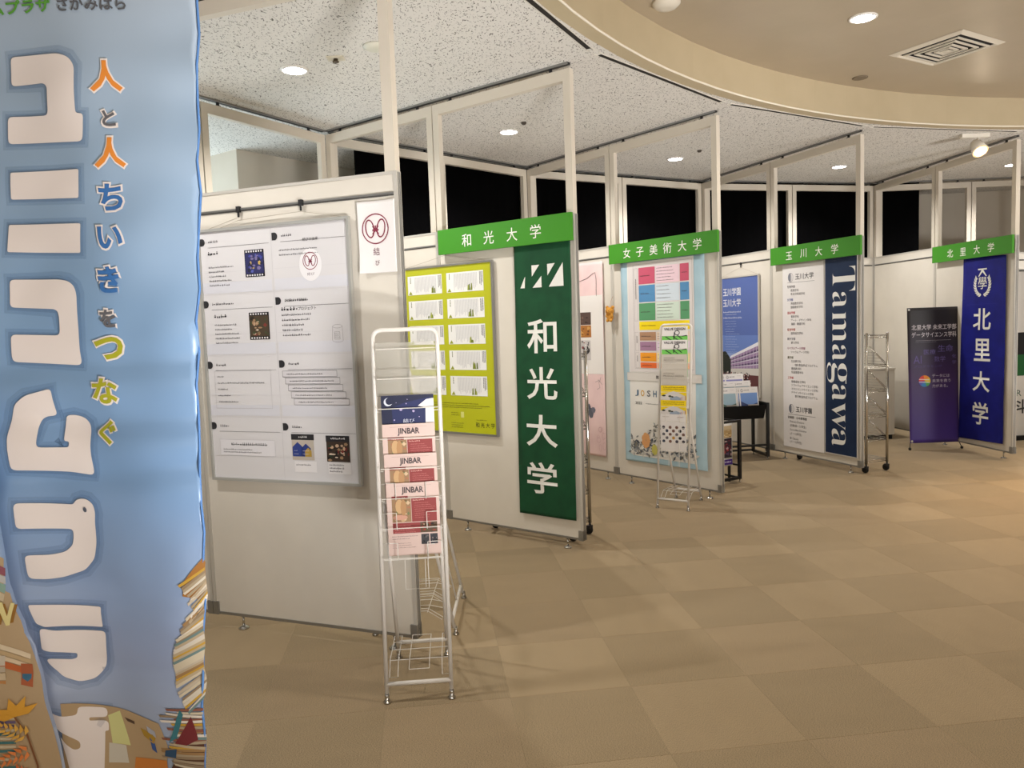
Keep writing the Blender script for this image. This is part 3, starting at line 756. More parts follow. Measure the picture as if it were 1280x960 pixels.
# --- panel 1: lime poster with ten text cards, green hanging banner
t, O = fin_thing('lime_framed_poster', 'framed lime green poster with ten white text cards and plant drawings', 'poster', 1, 1.12, .72)
poster_frame(t, O, -1.585, .722, -.662, 1.957, -.006, ALU, .014, .02, mat((176,180,22), .3, coat=.4, name='lime_print'))
p = Print(-.0165)
for r_ in range(5):
    for c_ in range(2):
        x0 = (-1.483, -1.093)[c_]; z1 = 1.893 - r_*.1865; z0 = z1 - .141
        p.rect(x0, z0, x0+.345, z1, (226,226,224), 1)
        p.columns(x0+.335, z1-.008, .10, 3, .011, .006, (70,70,72), 2, r_*2+c_)
        p.columns(x0+.285, z1-.010, .12, 21, .0105, .004, (172,172,178), 2, r_*7+c_)
        p.columns(x0+.030, z1-.008, .05, 1, .01, .007, (90,96,30), 2, r_+c_)
        g = random.Random(r_*3+c_); gx = x0+.24+g.uniform(-.03,.03)
        for k in range(4):
            dx = g.uniform(-.025,.025); hh = g.uniform(.02,.06)
            p.poly([(gx+dx-.008, z0+.008), (gx+dx+.008, z0+.008), (gx+dx+.004, z0+.008+hh), (gx+dx-.004, z0+.008+hh*.9)], ((116,128,40),(150,160,60),(88,104,44))[k % 3], 3+k*.2)
        p.poly([(x0+.008,z0+.004),(x0+.045,z0+.004),(x0+.028,z0+.03)], (140,148,40), 3)
p.dashes(-1.50, .945, .78, 2, .016, .008, (90,92,20), 1, 5); p.dashes(-1.45, .915, .7, 1, .014, .007, (90,92,20), 1, 6)
p.dashes(-1.10, .875, .10, 2, .016, .007, (90,92,20), 1, 7); p.dashes(-1.10, .80, .17, 3, .015, .007, (90,92,20), 1, 8)
p.rect(-1.005, .845, -.975, .887, (204,206,120), 1)
p.dashes(-.86, .83, .12, 1, .014, .007, (70,72,20), 1, 9)
for k, ch in enumerate('和光大学'): p.text(ch, -.868+k*.047, .780, (60,62,20), 1, h=.036, wd=.034, off=.004)
p.build('printed_cards', t).location = O
hook(1, -1.10, 2.06, 'small hook above the middle of the lime framed poster'); cords(t, O, [((-1.5,1.957),(-1.10,2.023)), ((-1.10,2.023),(-.72,1.957))])
def banner_warp(seed, amp=.006, top=2.03, crease=.36):
    def f(x, z):
        n = noise.noise(Vector((x*2.2, z*.9, seed*3.1)))
        k = abs(((z+seed*.07) / crease) % 1 - .5)*2
        v = noise.noise(Vector((x*6, z*1.2, seed)))*.4
        d = min(1, max(0, (top-z)*2.5))
        return (noise.noise(Vector((0, z*1.5, seed)))*.006*d, (n+v)*amp*1.6*(.35+.65*d) - .002*(1-k) - .002, 0)
    return f
FABG = noisy('green_banner_cloth', (13,62,36), (17,72,42), 8, 0.75, .15, 400)
t, O = fin_thing('hanging_banner', 'green cloth banner with white slashes logo and vertical 和光大学', 'banner', 1, .26, .19, 'cloth banners on the panels')
wf = banner_warp(1)
cloth('cloth', [(-.500,.203),(-.040,.203),(-.026,2.032),(-.474,2.028)], .001, FABG, t, wf, .045, -.014).location = O
WINK = mat((222,222,216), .7, name='white_cloth_print')
p = Print(-.0145, .0014)
for tri in (((-.386,1.823),(-.393,1.745),(-.429,1.746)), ((-.331,1.892),(-.269,1.892),(-.331,1.818)), ((-.256,1.818),(-.256,1.744),(-.328,1.744)), ((-.206,1.892),(-.145,1.894),(-.206,1.818)), ((-.084,1.895),(-.084,1.744),(-.199,1.744))):
    p.poly(tri, WINK, 1)
for ch, x0, z0, x1, z1 in (('和',-.385,1.309,-.145,1.535),('光',-.400,1.0,-.152,1.217),('大',-.420,.68,-.163,.896),('学',-.425,.356,-.175,.572)):
    p.text(ch, x0, z0, WINK, 1, h=z1-z0, wd=x1-x0, off=.014, res=3)
p.build('lettering', t, wf, .045).location = O

# --- panel 2: pale blue art school banner, pink banner, bear charm
LB = noisy('pale_blue_banner_cloth', (160,190,204), (172,200,212), 5, 0.7)
t, O = fin_thing('pale_blue_banner', 'pale blue edged poster with a coloured course chart and flower drawing', 'poster', 2, .6, .22)
wf = banner_warp(2, .003)
cloth('cloth', [(-1.045,.222),(-.122,.236),(-.128,2.033),(-1.059,2.033)], .001, LB, t, wf, .06, -.012).location = O
p = Print(-.0125, .0012)
PW = mat((222,220,214), .6, name='printed_white')
p.rect(-.978, .29, -.235, 2.02, PW, 0); p.rect(-.960, .28, -.245, .30, PW, 0)
p.rect(-.965, 1.045, -.235, 2.012, mat((216,210,208), .6), 1); p.frame(-.905, 1.075, -.25, 2.0, .002, (150,146,146), 2)
def cell(x0, z0, x1, z1, c_, sd, n=1):
    p.rect(x0, z0, x1, z1, c_, 2)
    if n == 1: p.dashes(x0+.02, (z0+z1)/2-.006, (x1-x0)*.55, 1, .01, .011, (70,60,60), 3, sd, False)
    else: p.dashes(x0+.012, z1-.022, (x1-x0)*.8, n, (z1-z0-.012)/n, .008, (96,88,92), 3, sd)
ROWS = [(1.822,1.967,(196,84,110),(232,204,214),5), (1.664,1.812,(84,140,186),(206,218,228),4), (1.503,1.654,(86,150,104),(204,220,206),5)]
for z0, z1, c1, c2, n in ROWS:
    cell(-.838, z0, -.650, z1, c1, int(z0*100)); cell(-.642, z0, -.385, z1, c2, int(z0*90), n); cell(-.377, z0, -.283, z1, c1, int(z0*80))
p.rect(-.838, 1.418, -.283, 1.493, (240,214,10), 2); p.dashes(-.81, 1.452, .16, 1, .01, .011, (120,90,20), 3, 77, False); p.dashes(-.38, 1.452, .08, 1, .01, .010, (160,120,20), 3, 78, False)
for z0, z1, c1, c2, n in ((1.325,1.400,(172,134,104),(226,208,190),3), (1.235,1.315,(160,122,150),(222,206,220),1), (1.140,1.218,(232,152,36),(240,218,160),2), (1.082,1.130,(228,108,50),(240,184,150),1)):
    cell(-.838, z0, -.650, z1, c1, int(z0*100)); cell(-.642, z0, -.283, z1, c2, int(z0*70), max(2, n))
for z0, z1 in ((1.50,1.965), (1.235,1.40), (1.082,1.218)): p.frame(-.893, z0, -.852, z1, .0015, (150,146,146), 2); p.columns(-.872, (z0+z1)/2+(z1-z0)*.3, (z1-z0)*.5, 1, .01, .009, (120,112,114), 3, 4)
p.rect(-1.004, .965, -.170, 1.038, mat((212,208,202), .6), 3); p.frame(-1.004, .965, -.170, 1.038, .002, (190,186,180), 4)
for k, ch in enumerate('教育目標'): p.text(ch, -.66+k*.075, .985, (70,64,62), 5, h=.034, wd=.034, off=.012)
for ch, x, c_ in zip('JOSHIBI', (-.912,-.845,-.772,-.700,-.632,-.596,-.520), ((78,104,130),(206,160,60),(100,104,110),(78,104,130),(200,150,80),(80,96,120),(120,120,110))):
    p.text(ch, x, .826, c_, 2, h=.056, wd=(.042 if ch != 'I' else .012), off=.02)
p.text('2022', -.910, .752, (50,50,54), 2, h=.024, wd=.078, off=.012); p.dashes(-.79, .758, .16, 1, .01, .008, (110,110,112), 2, 3, False)
g = random.Random(5)
for k in range(280):                                    # leaf and blossom drawing along the foot of the poster
    cx = g.uniform(-.965, -.25); hz = .30 + .28*math.exp(-((cx+.62)/.22)**2) + .16*math.exp(-((cx+.28)/.09)**2) + .10*math.exp(-((cx+.93)/.05)**2)
    cz = g.uniform(.31, hz+.02); a = g.uniform(0, 360); l_ = g.uniform(.025,.06)
    ca, sa = math.cos(R(a)), math.sin(R(a)); q = [(0,0),(l_*.5,l_*.22),(l_,0),(l_*.5,-l_*.22)]
    p.poly([(cx+u*ca-v*sa, cz+u*sa+v*ca) for u, v in q], g.choice([(92,98,104),(120,124,128),(70,78,88),(150,156,160),(204,204,200),(128,124,112)]), 2+(k % 5)*.25)
for cx, cz, r_, c_ in ((-.79,.43,.052,(214,158,104)),(-.69,.355,.036,(196,190,96)),(-.50,.40,.04,(206,200,190))):
    for k in range(7): p.disc(cx+r_*.5*math.cos(k*.9), cz+r_*.8*math.sin(k*.9), r_*.5, r_*.6, c_, 3.6+k*.05, 8)
p.build('printed_chart', t, wf, .06).location = O

t, O = fin_thing('pink_banner', 'pink and white cloth banner with line drawings, second panel behind the green banner', 'banner', 2, 1.52, .21, 'cloth banners on the panels')
wf = banner_warp(3, .004)
cloth('cloth', [(-1.76,.215),(-1.305,.215),(-1.288,2.07),(-1.75,2.07)], .001, noisy('pink_banner_cloth', (222,192,192), (230,202,200), 5, .7), t, wf, .06, -.012).location = O
p = Print(-.0125, .0012)
p.rect(-1.757, 1.008, -1.296, 1.758, mat((226,222,218), .6), 0)
p.stroke([(-1.70,1.86),(-1.60,1.90),(-1.50,1.92),(-1.42,1.96),(-1.385,1.97),(-1.372,1.9),(-1.375,1.75)], .004, (60,54,56), 1)
p.photo(-1.62, 1.48, -1.455, 1.60, [(86,66,60),(60,44,42),(110,86,74)], 6, 1, 3); p.photo(-1.62, 1.36, -1.455, 1.475, [(170,110,50),(200,150,80),(110,66,34),(220,180,110)], 14, 1, 4)
p.photo(-1.60, 1.14, -1.47, 1.33, [(190,186,184),(40,36,38),(220,214,210),(120,60,64),(20,18,20)], 20, 1, 6)
for q in (((-1.42,.93),(-1.37,.95),(-1.33,.91)), ((-1.38,.96),(-1.36,.88),(-1.40,.86)), ((-1.345,.98),(-1.365,.93))): p.stroke(q, .003, (110,96,100), 1)
p.disc(-1.49, .63, .035, .055, (88,92,104), 1, 7); p.disc(-1.455, .66, .03, .03, (108,110,124), 1.5, 6); p.disc(-1.52, .69, .03, .03, (78,82,94), 1.7, 6)
for k in range(9): p.ring(-1.36+g.uniform(-.05,.05), .38+g.uniform(-.12,.1), g.uniform(.01,.03), g.uniform(.015,.04), .002, (184,140,144), 1, 12)
p.build('printed_drawing', t, wf, .06).location = O

pb = fin_pt(2, 1.174, -.045)
t = thing('bear_charm', 'small brown plush bear hanging on the joint left of the pale blue poster', 'toy', (pb.x, pb.y, 1.50), FIN[2][2]+PI)
FUR = noisy('brown_plush', (176,118,44), (206,150,66), 60, .95, .5, 200)
mb = MB(); mb.ball((0,0,.045), .034, (1,.8,1.15)); mb.ball((0,-.005,.098), .040, (1.12,.9,.95))
for s_ in (-1, 1):
    mb.ball((s_*.035,.0,.134), .016); mb.ball((s_*.032,-.010,.058), .013, (1,1,1.5)); mb.ball((s_*.020,-.014,.014), .015, (1,1.1,1))
mb.ball((0,-.034,.088), .016, (1.2,.7,.85))
o = mb.build('body', FUR, t); rm = o.modifiers.new('skin', 'REMESH'); rm.mode = 'VOXEL'; rm.voxel_size = .0035; rm.use_smooth_shade = True
mb = MB()
for s_ in (-1, 1): mb.ball((s_*.016,-.036,.104), .0042, seg=8)
mb.ball((0,-.046,.093), .005, (1.3,.8,.9), 8); mb.build('face_details', mat((24,16,12), .3), t)
MB().lathe([(.024,.066),(.028,.070),(.024,.076)], n=16).build('collar', mat((196,120,110), .7), t)
MB().tube([(0,.0,.135),(0,.02,.20),(0,.043,.235)], .0015, 5).build('loop_cord', mat((150,110,70), .7), t)

# --- panel 3: white course list, navy banner, sky poster
t, O = fin_thing('course_list_sheet', 'tall white sheet listing departments, left of the navy banner', 'poster', 3, .71, .145)
board('sheet', -1.0, .145, -.432, 2.012, -.008, .004, PAPER, t).location = O
MB().box(-.436, -.012, .145, -.429, -.002, 2.012).build('edge_rail', mat((176,172,164), .5), t, O)
p = Print(-.008)
NAVI = (50, 52, 66)
def tama(cx, cz, r_):
    p.ring(cx, cz, r_*.85, r_*1.1, .003, NAVI, 1); p.disc(cx, cz, r_*.85, r_*1.1, (120,122,134), 1, a0=90, a1=270); p.stroke([(cx+.2*r_, cz-r_*.7), (cx+.2*r_, cz+r_*.7)], .004, NAVI, 1)
tama(-.885, 1.885, .042); p.text('玉川大学', -.82, 1.857, (30,32,40), 1, h=.062, wd=.25, off=.006); p.rect(-.93, 1.832, -.56, 1.835, (90,90,98), 1)
LST = [(0,'教育学部',(90,84,92)),(1,'教育学科',INKG),(1,'乳幼児発達学科',INKG),None,(0,'文学部',(84,96,160)),(1,'英語教育学科',INKG),(1,'国語教育学科',INKG),None,(0,'芸術学部',(190,70,80)),(1,'音楽学科',INKG),(1,'アート・デザイン学科',INKG),(1,'演劇・舞踊学科',INKG),None,
       (0,'経営学部',(176,80,70)),(1,'国際経営学科',INKG),None,(0,'観光学部',(120,120,130)),(1,'観光学科',INKG),None,(0,'リベラルアーツ学部',(150,80,110)),(1,'リベラルアーツ学科',INKG),None,(0,'農学部',(110,106,80)),(1,'生産農学科',INKG),(2,'理科教員養成プログラム',INKG),(1,'環境農学科',INKG),(1,'先端食農学科',INKG),None,
       (0,'工学部',(196,70,66)),(1,'情報通信工学科',INKG),(1,'ソフトウェアサイエンス学科',INKG),(1,'マネジメントサイエンス学科',INKG),(1,'デザインサイエンス学科',INKG),(2,'数学教員養成プログラム',INKG)]
z = 1.778
for e in LST:
    if e is None: z -= .020; continue
    p.text(e[1], -.935+e[0]*.052, z, e[2], 1, size=.0285, off=.012 if e[0] == 0 else .002, res=1); z -= .0375
tama(-.885, .545, .042); p.text('玉川学園', -.82, .515, (30,32,40), 1, h=.058, wd=.22, off=.008); p.rect(-.93, .485, -.55, .488, (90,90,98), 1)
p.text('幼稚部・小中高等部', -.935, .440, INK, 1, size=.03, off=.01, res=1)
for k, s_ in enumerate(('Primary Division', '(幼稚部〜５年生)', 'Secondary Division', '(６〜12年生)', 'IB Classes', '(６〜12年生)')):
    p.text(s_, -.905, .395-k*.042, INKG, 1, size=.030, res=1)
p.build('printed_list', t).location = O
t, O = fin_thing('navy_banner_board', 'navy board with tall white serif latin letters running downward', 'banner', 3, .22, .16)
board('board', -.420, .160, -.030, 2.025, -.012, .006, noisy('navy_print', (20,38,68), (24,44,76), 4, .5), t).location = O
MB().box(-.423, -.0135, .157, -.417, -.004, 2.028).box(-.033, -.0135, .157, -.027, -.004, 2.028).box(-.42, -.0135, .157, -.03, -.004, .163).build('edge_strip', mat((196,194,190), .5), t, O)
p = Print(-.0122)
# letters turned a quarter clockwise; each entry: letter, z of its left side, length down, depth across from baseline, baseline x
def tl(ch, ztop, length, dx, base):
    code = {'T': 0x1D413, 'a': 0x1D41A, 'm': 0x1D426, 'g': 0x1D420, 'w': 0x1D430}[ch]
    p.text(chr(code), base, ztop, mat((228,228,224), .55), 1, wd=length, h=dx, rot=-90, off=-.013, res=4)
for ch, zt_, ln, dx, base in (('T',1.935,.225,.270,-.321),('a',1.708,.150,.168,-.325),('m',1.520,.285,.165,-.325),('a',1.212,.155,.168,-.328),('g',1.040,.195,.250,-.398),('a',.834,.158,.170,-.332),('w',.664,.262,.165,-.335),('a',.405,.168,.172,-.337)):
    tl(ch, zt_, ln, dx, base)
p.build('lettering', t).location = O
t, O = fin_thing('sky_poster', 'framed blue sky poster with a school building and crowd, above the black tables', 'poster', 3, 1.7, .62)
poster_frame(t, O, -2.05, .62, -1.352, 1.960, -.006, ALU_L, .014, .018, mat((74,98,166), .35, coat=.3, name='sky_blue_print'))
p = Print(-.0162)
p.rect(-2.035, 1.05, -1.367, 1.30, (96,122,186), 0); p.rect(-2.035, 1.0, -1.367, 1.10, (126,150,200), .5)
SW = mat((224,226,232), .5)
p.text('玉川学園', -1.965, 1.745, SW, 1, h=.09, wd=.31, off=.008); p.text('玉川大学', -1.965, 1.622, SW, 1, h=.09, wd=.31, off=.008)
p.dashes(-1.965, 1.555, .30, 1, .02, .018, (206,212,228), 1, 2, False); p.dashes(-1.93, 1.532, .2, 1, .02, .008, (190,198,220), 1, 3, False); p.dashes(-1.965, 1.490, .31, 1, .02, .018, (206,212,228), 1, 4, False)
for k in range(14): p.dashes(-1.94+(k % 3)*.01, 1.455-k*.029, .24, 1, .02, .008, (160,176,216), 1, 10+k)
p.poly([(-2.035,.86),(-2.035,1.10),(-1.93,1.12),(-1.86,1.05),(-1.80,.98),(-1.76,.86)], (26,34,28), 1)          # trees
p.poly([(-1.84,.90),(-1.84,1.04),(-1.367,1.20),(-1.367,.88)], (150,124,160), 2)                               # building
p.poly([(-1.86,1.035),(-1.84,1.065),(-1.367,1.23),(-1.367,1.19)], (220,220,228), 2.5)
for k in range(4):
    za, zb = 1.03-k*.036, 1.175-k*.070
    p.poly([(-1.835,za-.018),(-1.835,za-.006),(-1.367,zb-.02),(-1.367,zb-.045)], (88,66,104), 3); p.poly([(-1.835,za-.024),(-1.835,za-.018),(-1.367,zb-.045),(-1.367,zb-.056)], (206,200,214), 3)
for k in range(9): x = -1.82+k*.052; p.rect(x, .90, x+.006, 1.05+k*.016, (190,182,200), 3.5)
p.poly([(-1.84,.86),(-1.84,.92),(-1.367,.94),(-1.367,.86)], (200,196,190), 3.7)
p.rect(-2.035, .64, -1.367, .87, (96,52,54), 2); g2 = random.Random(8)
for k in range(150): x = g2.uniform(-2.02,-1.5); z = g2.uniform(.76,.88); p.disc(x, z, .009, .011, g2.choice([(30,26,34),(200,190,186),(120,40,44),(60,60,80),(90,76,66),(18,18,22)]), 4+(k % 4)*.2, 5)
p.build('printed_photo', t).location = O
hook(3, -1.66, 2.09, 'small hook on the rail above the blue sky poster'); cords(t, O, [((-2.02,1.96),(-1.66,2.053)), ((-1.66,2.053),(-1.38,1.96))])

# --- panel 4: royal blue banner
t, O = fin_thing('hanging_banner', 'royal blue cloth banner with wreath emblem and vertical brushed 北里大学', 'banner', 4, .4, .14, 'cloth banners on the panels')
wf = banner_warp(5, .006)
cloth('cloth', [(-.735,.128),(-.105,.15),(-.090,2.018),(-.690,2.035)], .001, noisy('royal_blue_cloth', (8,14,110), (12,20,124), 7, .7, .12, 300), t, wf, .05, -.016).location = O
p = Print(-.0165, .0014)
cx, cz = -.408, 1.745
p.poly([(cx-.062,cz+.165),(cx+.062,cz+.165),(cx+.062,cz+.150),(cx+.012,cz+.150),(cx+.062,cz+.085),(cx+.045,cz+.085),(cx,cz+.13),(cx-.045,cz+.085),(cx-.062,cz+.085),(cx-.012,cz+.150),(cx-.062,cz+.150)], WINK, 1)
p.text('學', cx-.062, cz-.045, WINK, 1, h=.125, wd=.124, off=.003)
for s_ in (-1, 1):
    for k in range(9):
        a_ = R(-82 + k*13); bx, bz = cx+.098*math.cos(a_)*s_, cz+.008+.112*math.sin(a_)
        for o_, w_, l_ in ((26, .010, .050), (-20, .008, .034)):
            d_ = a_+R(90-o_); ux, uz = math.cos(d_)*s_, math.sin(d_)
            p.poly([(bx,bz),(bx+ux*l_*.5-uz*w_,bz+uz*l_*.5+ux*w_),(bx+ux*l_,bz+uz*l_),(bx+ux*l_*.5+uz*w_,bz+uz*l_*.5-ux*w_)], WINK, 1+(o_ < 0)*.2)
p.stroke([(-.62,1.545),(-.2,1.55)], .001, (30,40,140), 1)
for ch, x0, z0, x1, z1 in (('北',-.530,1.285,-.285,1.505),('里',-.510,.965,-.285,1.195),('大',-.527,.65,-.286,.86),('学',-.525,.305,-.300,.54)):
    p.text(ch, x0, z0, WINK, 1, h=z1-z0, wd=x1-x0, off=.014, res=3)
p.build('lettering', t, wf, .05).location = O
mb = MB()
for z in (1.60, 1.16, .73, 2.02): mb.box(-.715 if z < 2 else -.40, -.02, z-.012, -.665 if z < 2 else -.37, -.012, z+.012)
mb.build('tie_tab', mat((214,214,216), .6), t, O)

# ------------------------------------------------------------------ wire leaflet racks
def arc_path(x0, x1, z1, r, n=5):
    """points over the top of a rounded hoop"""
    P = [(x0, z1-r)]
    P += [(x0+r-r*math.cos(R(90*k/n)), z1-r+r*math.sin(R(90*k/n))) for k in range(1, n+1)]
    P += [(x1-r+r*math.sin(R(90*k/n)), z1-r+r*math.cos(R(90*k/n))) for k in range(0, n+1)]
    return P
PLATE = clear_mat('clear_pocket_plastic', (196,194,184), .42, .25)
def leaflet_rack(label, x, y, rz, wd, ht, lean, depth, tiers, pitch, s0, cols=1, plates=(), hinge=.80, foot_in=0.0):
    t = thing('leaflet_rack', label, 'rack', (x, y, 0), rz, 'white wire leaflet racks')
    sl, cl = math.sin(lean), math.cos(lean)
    L = lambda u, s_, o=0: (u, s_*sl - o*cl, s_*cl + o*sl)
    tr = .0088
    MB().tube([L(0,.035)] + [L(u, s_) for u, s_ in arc_path(0, wd, ht, .035)] + [L(wd,.035)], tr, 10).build('front_hoop', WIREW, t)
    ys = hinge*sl; rf = depth - foot_in
    rp = lambda u, k: (u, ys+.012 + (depth-ys-.012)*k, hinge*cl*(1-k) + .03*k)
    MB().tube([rp(0.02,1), rp(.02,0), rp(wd-.02,0), rp(wd-.02,1)], tr*.95, 10).build('rear_legs', WIREW, t)
    c = MB(); c.tube([L(0,.075), L(wd,.075)], tr, 10); c.build('front_crossbar', WIREW, t)
    MB().tube([rp(.02,.93), rp(wd-.02,.93)], tr, 10).build('rear_crossbar', WIREW, t)
    for p_ in (L(0,.0), L(wd,.0), rp(.02,1), rp(wd-.02,1)):
        f = MB(); f.lathe([(.015,0),(.017,.006),(.010,.012),(.010,.030),(.0085,.040)], (p_[0], p_[1], 0), 12); f.build('foot', CHROME, t)
    cw = wd/cols
    for q in range(cols):
        u0, u1 = q*cw, (q+1)*cw
        if q: MB().tube([L(u0,.075), L(u0, ht-.01)], .004, 6).build('centre_rod', WIREW, t)
        for k in range(tiers):
            s_ = s0+k*pitch; b = MB(); a, c_ = u0+.008, u1-.008
            if k < 3: b.tube([L(a, s_+.055, 0), L(a+.03, s_+.062, .035), L(a+.062, s_+.062, .04), L(a+.062, s_-.004, .036), L(a+.062, s_-.012, .004)], .0017, 5)
            if k < 3: b.tube([L(c_, s_+.055, 0), L(c_-.03, s_+.062, .035), L(c_-.062, s_+.062, .04), L(c_-.062, s_-.004, .036), L(c_-.062, s_-.012, .004)], .0017, 5)
            b.tube([L(a, s_, .0), L(a+.006, s_, .038), L(c_-.006, s_, .038), L(c_, s_, .0)], .0017, 5)
            b.tube([L(a, s_-.012, .003), L(c_, s_-.012, .003)], .0017, 5)
            b.build('wire_basket', WIREW, t)
        # empty basket under the last leaflet
        b = MB(); m0, m1 = u0+.36*cw, u0+.72*cw
        b.tube([L(m0, s0-.01, .006), L(m0, s0-.13, .012), L(m1, s0-.13, .012), L(m1, s0+.05, .03), L(m1+.03, s0+.05, .03)], .0017, 5)
        b.tube([L(m1-.012, s0-.01, .006), L(m1-.012, s0-.125, .012)], .0015, 5); b.build('empty_basket', WIREW, t)
        # low shelf between the front and rear crossbars
        b = MB(); zf, zr_ = L(0,.075)[2], rp(0,.93)[2]; y0, y1 = L(0,.075)[1], rp(0,.93)[1]
        S = lambda u, k, up=0: (u0+u*cw, y0+(y1-y0)*k, zf+(zr_-zf)*k+up)
        for k in (.33, .62, .84): b.tube([S(.02,k,.045-.02*k), S(.98,k,.045-.02*k)], .0018, 5)
        for a, c_ in ((.03,.16), (.34,.66), (.86,.97)):
            b.tube([S(a,.14,.0 if a != .34 else .03), S(c_,.14,.0 if a != .34 else .03), S(c_,.33,.045), S(c_,1.0,.03), S(a,1.0,.03), S(a,.33,.045)], .0018, 5, closed=True)
        b.build('wire_shelf', WIREW, t)
    for s_a, s_b in plates:
        b = MB(); q = [L(.010, s_a, .012), L(wd-.010, s_a, .012), L(wd-.010, s_b, .022), L(.010, s_b, .022)]
        b.face(q); bmesh.ops.solidify(b.bm, geom=b.bm.faces[:], thickness=.0015); b.build('clear_pocket', PLATE, t)
    return t, L
def leaflet(label, rack, Lf, u0, s0, wd, ht, lean, base, draw, group, name='leaflet', out0=.004, tilt=5.6, parts=None):
    p_ = Lf(u0, s0, out0); w_ = rack.matrix_basis @ Vector(p_)
    t = thing(name, label, 'leaflet', w_, rack.rotation_euler.z, group)
    t.rotation_euler = (-(lean-R(tilt)), 0, rack.rotation_euler.z)
    MB().box(0, 0, 0, wd, .004, ht).build('paper', base, t)
    p = Print(0, .0006); draw(p, wd, ht); p.build('printed_face', t)
    return t
bpy.context.view_layer.update()
LEAN = R(5)
rackA, LA = leaflet_rack('tall white wire leaflet rack in front of the beige panel, nearest the camera', -.548, 2.920, R(4.6), .260, 1.505, LEAN, .41, 8, .12, .585, plates=((1.235,1.345),(1.345,1.452)))
bpy.context.view_layer.update()
PINKP = mat((208,184,176), .5, name='blush_paper')
def jinbar(p, w_, h_):
    p.rect(.03, h_-.012, w_-.03, h_-.0112, (150,120,116), 0)
    p.text('JINBAR', w_*.5, h_-.048, (70,60,64), 1, h=.032, wd=.088, off=.03, align='c', res=2)
    RED = (140,58,58)
    p.rect(.020, h_-.064, .085, h_-.053, (140,56,56), 1.5); p.dashes(.035, h_-.062, .036, 1, .01, .006, (220,190,180), 2.5, 1, False)
    p.photo(.020, h_-.160, .096, h_-.064, [(150,120,88),(190,160,120),(120,90,60),(206,180,146),(170,110,80),(110,120,80)], 22, 0, 5)
    p.disc(.050, h_-.095, .016, .030, (196,160,116), 2.5, 10); p.disc(.066, h_-.10, .012, .034, (176,134,92), 2.7, 10); p.disc(.052, h_-.140, .03, .011, (200,150,130), 2.6, 10)
    p.rect(.098, h_-.160, w_-.012, h_-.064, RED, 0); p.dashes(.104, h_-.074, .045, 1, .01, .006, (216,170,160), 1, 2, False)
    p.dashes(.110, h_-.085, .080, 8, .0085, .0035, (190,116,110), 1, 3)
    p.rect(.020, h_-.206, .130, h_-.163, RED, 0); p.dashes(.028, h_-.176, .09, 4, .009, .004, (196,124,118), 1, 4)
    p.photo(.130, h_-.206, w_-.012, h_-.163, [(90,70,52),(150,60,50),(60,90,50),(200,180,150),(40,30,26)], 16, 0, 9)
    p.dashes(.016, h_-.220, .11, 2, .010, .004, (120,100,100), 1, 6); p.dashes(.016, h_-.248, .10, 3, .009, .004, (140,120,116), 1, 7)
    p.photo(.132, h_-.254, .164, h_-.212, [(60,60,66),(30,30,34),(100,96,96)], 8, 0, 2); p.photo(.168, h_-.254, w_-.012, h_-.212, [(50,52,60),(24,24,28),(120,110,110)], 8, 0, 3)
def night(p, w_, h_):
    p.poly([(0,.10),(w_*.82,.10),(w_*.84,h_-.055),(w_*.70,h_-.045),(w_*.86,h_-.020),(w_,h_-.016),(w_,h_),(0,h_)], (26,36,84), 0)
    p.poly([(0,.10),(w_*.22,.10),(w_*.20,h_-.05),(w_*.45,h_-.03),(w_*.9,h_-.012),(w_,h_-.014),(w_,h_),(0,h_)], (20,26,58), 1)
    p.disc(.028, h_-.026, .017, .017, (214,218,228), 2, 18); p.disc(.033, h_-.023, .0145, .0145, (20,26,58), 3, 18)
    for x, z, r_ in ((.078,-.058,.006),(.128,-.066,.005),(.10,-.035,.0025),(.105,-.018,.002),(.05,-.10,.003),(.15,-.09,.002),(.06,-.03,.0015)): p.disc(x, h_+z, r_, r_, (170,156,196), 2, 8)
    p.text('結び', .085, h_-.112, (200,204,220), 3, h=.016, wd=.046)
leaflet('night sky leaflet with a crescent moon, topmost in the nearest rack', rackA, LA, .026, .943, .21, .297, LEAN, PAPER, night, 'leaflets in the nearest rack')
for k, (s_, lab) in enumerate(((.827,'highest of three JINBAR leaflets, just under the night sky leaflet'), (.707,'middle one of the three JINBAR leaflets'), (.590,'lowest JINBAR leaflet, shown in full, in the nearest rack'))):
    leaflet(lab, rackA, LA, .026+.003*k, s_, .21, .297, LEAN, PINKP, jinbar, 'leaflets in the nearest rack')
# the wide rack half hidden behind the beige panel: it faces the aisle
LEANB = R(11)
rackB, LB_ = leaflet_rack('wide white wire rack half hidden behind the edge of the beige panel', -.318, 3.575, R(89), .49, 1.44, LEANB, .40, 0, .12, .9, cols=2, hinge=.74)
bpy.context.view_layer.update()
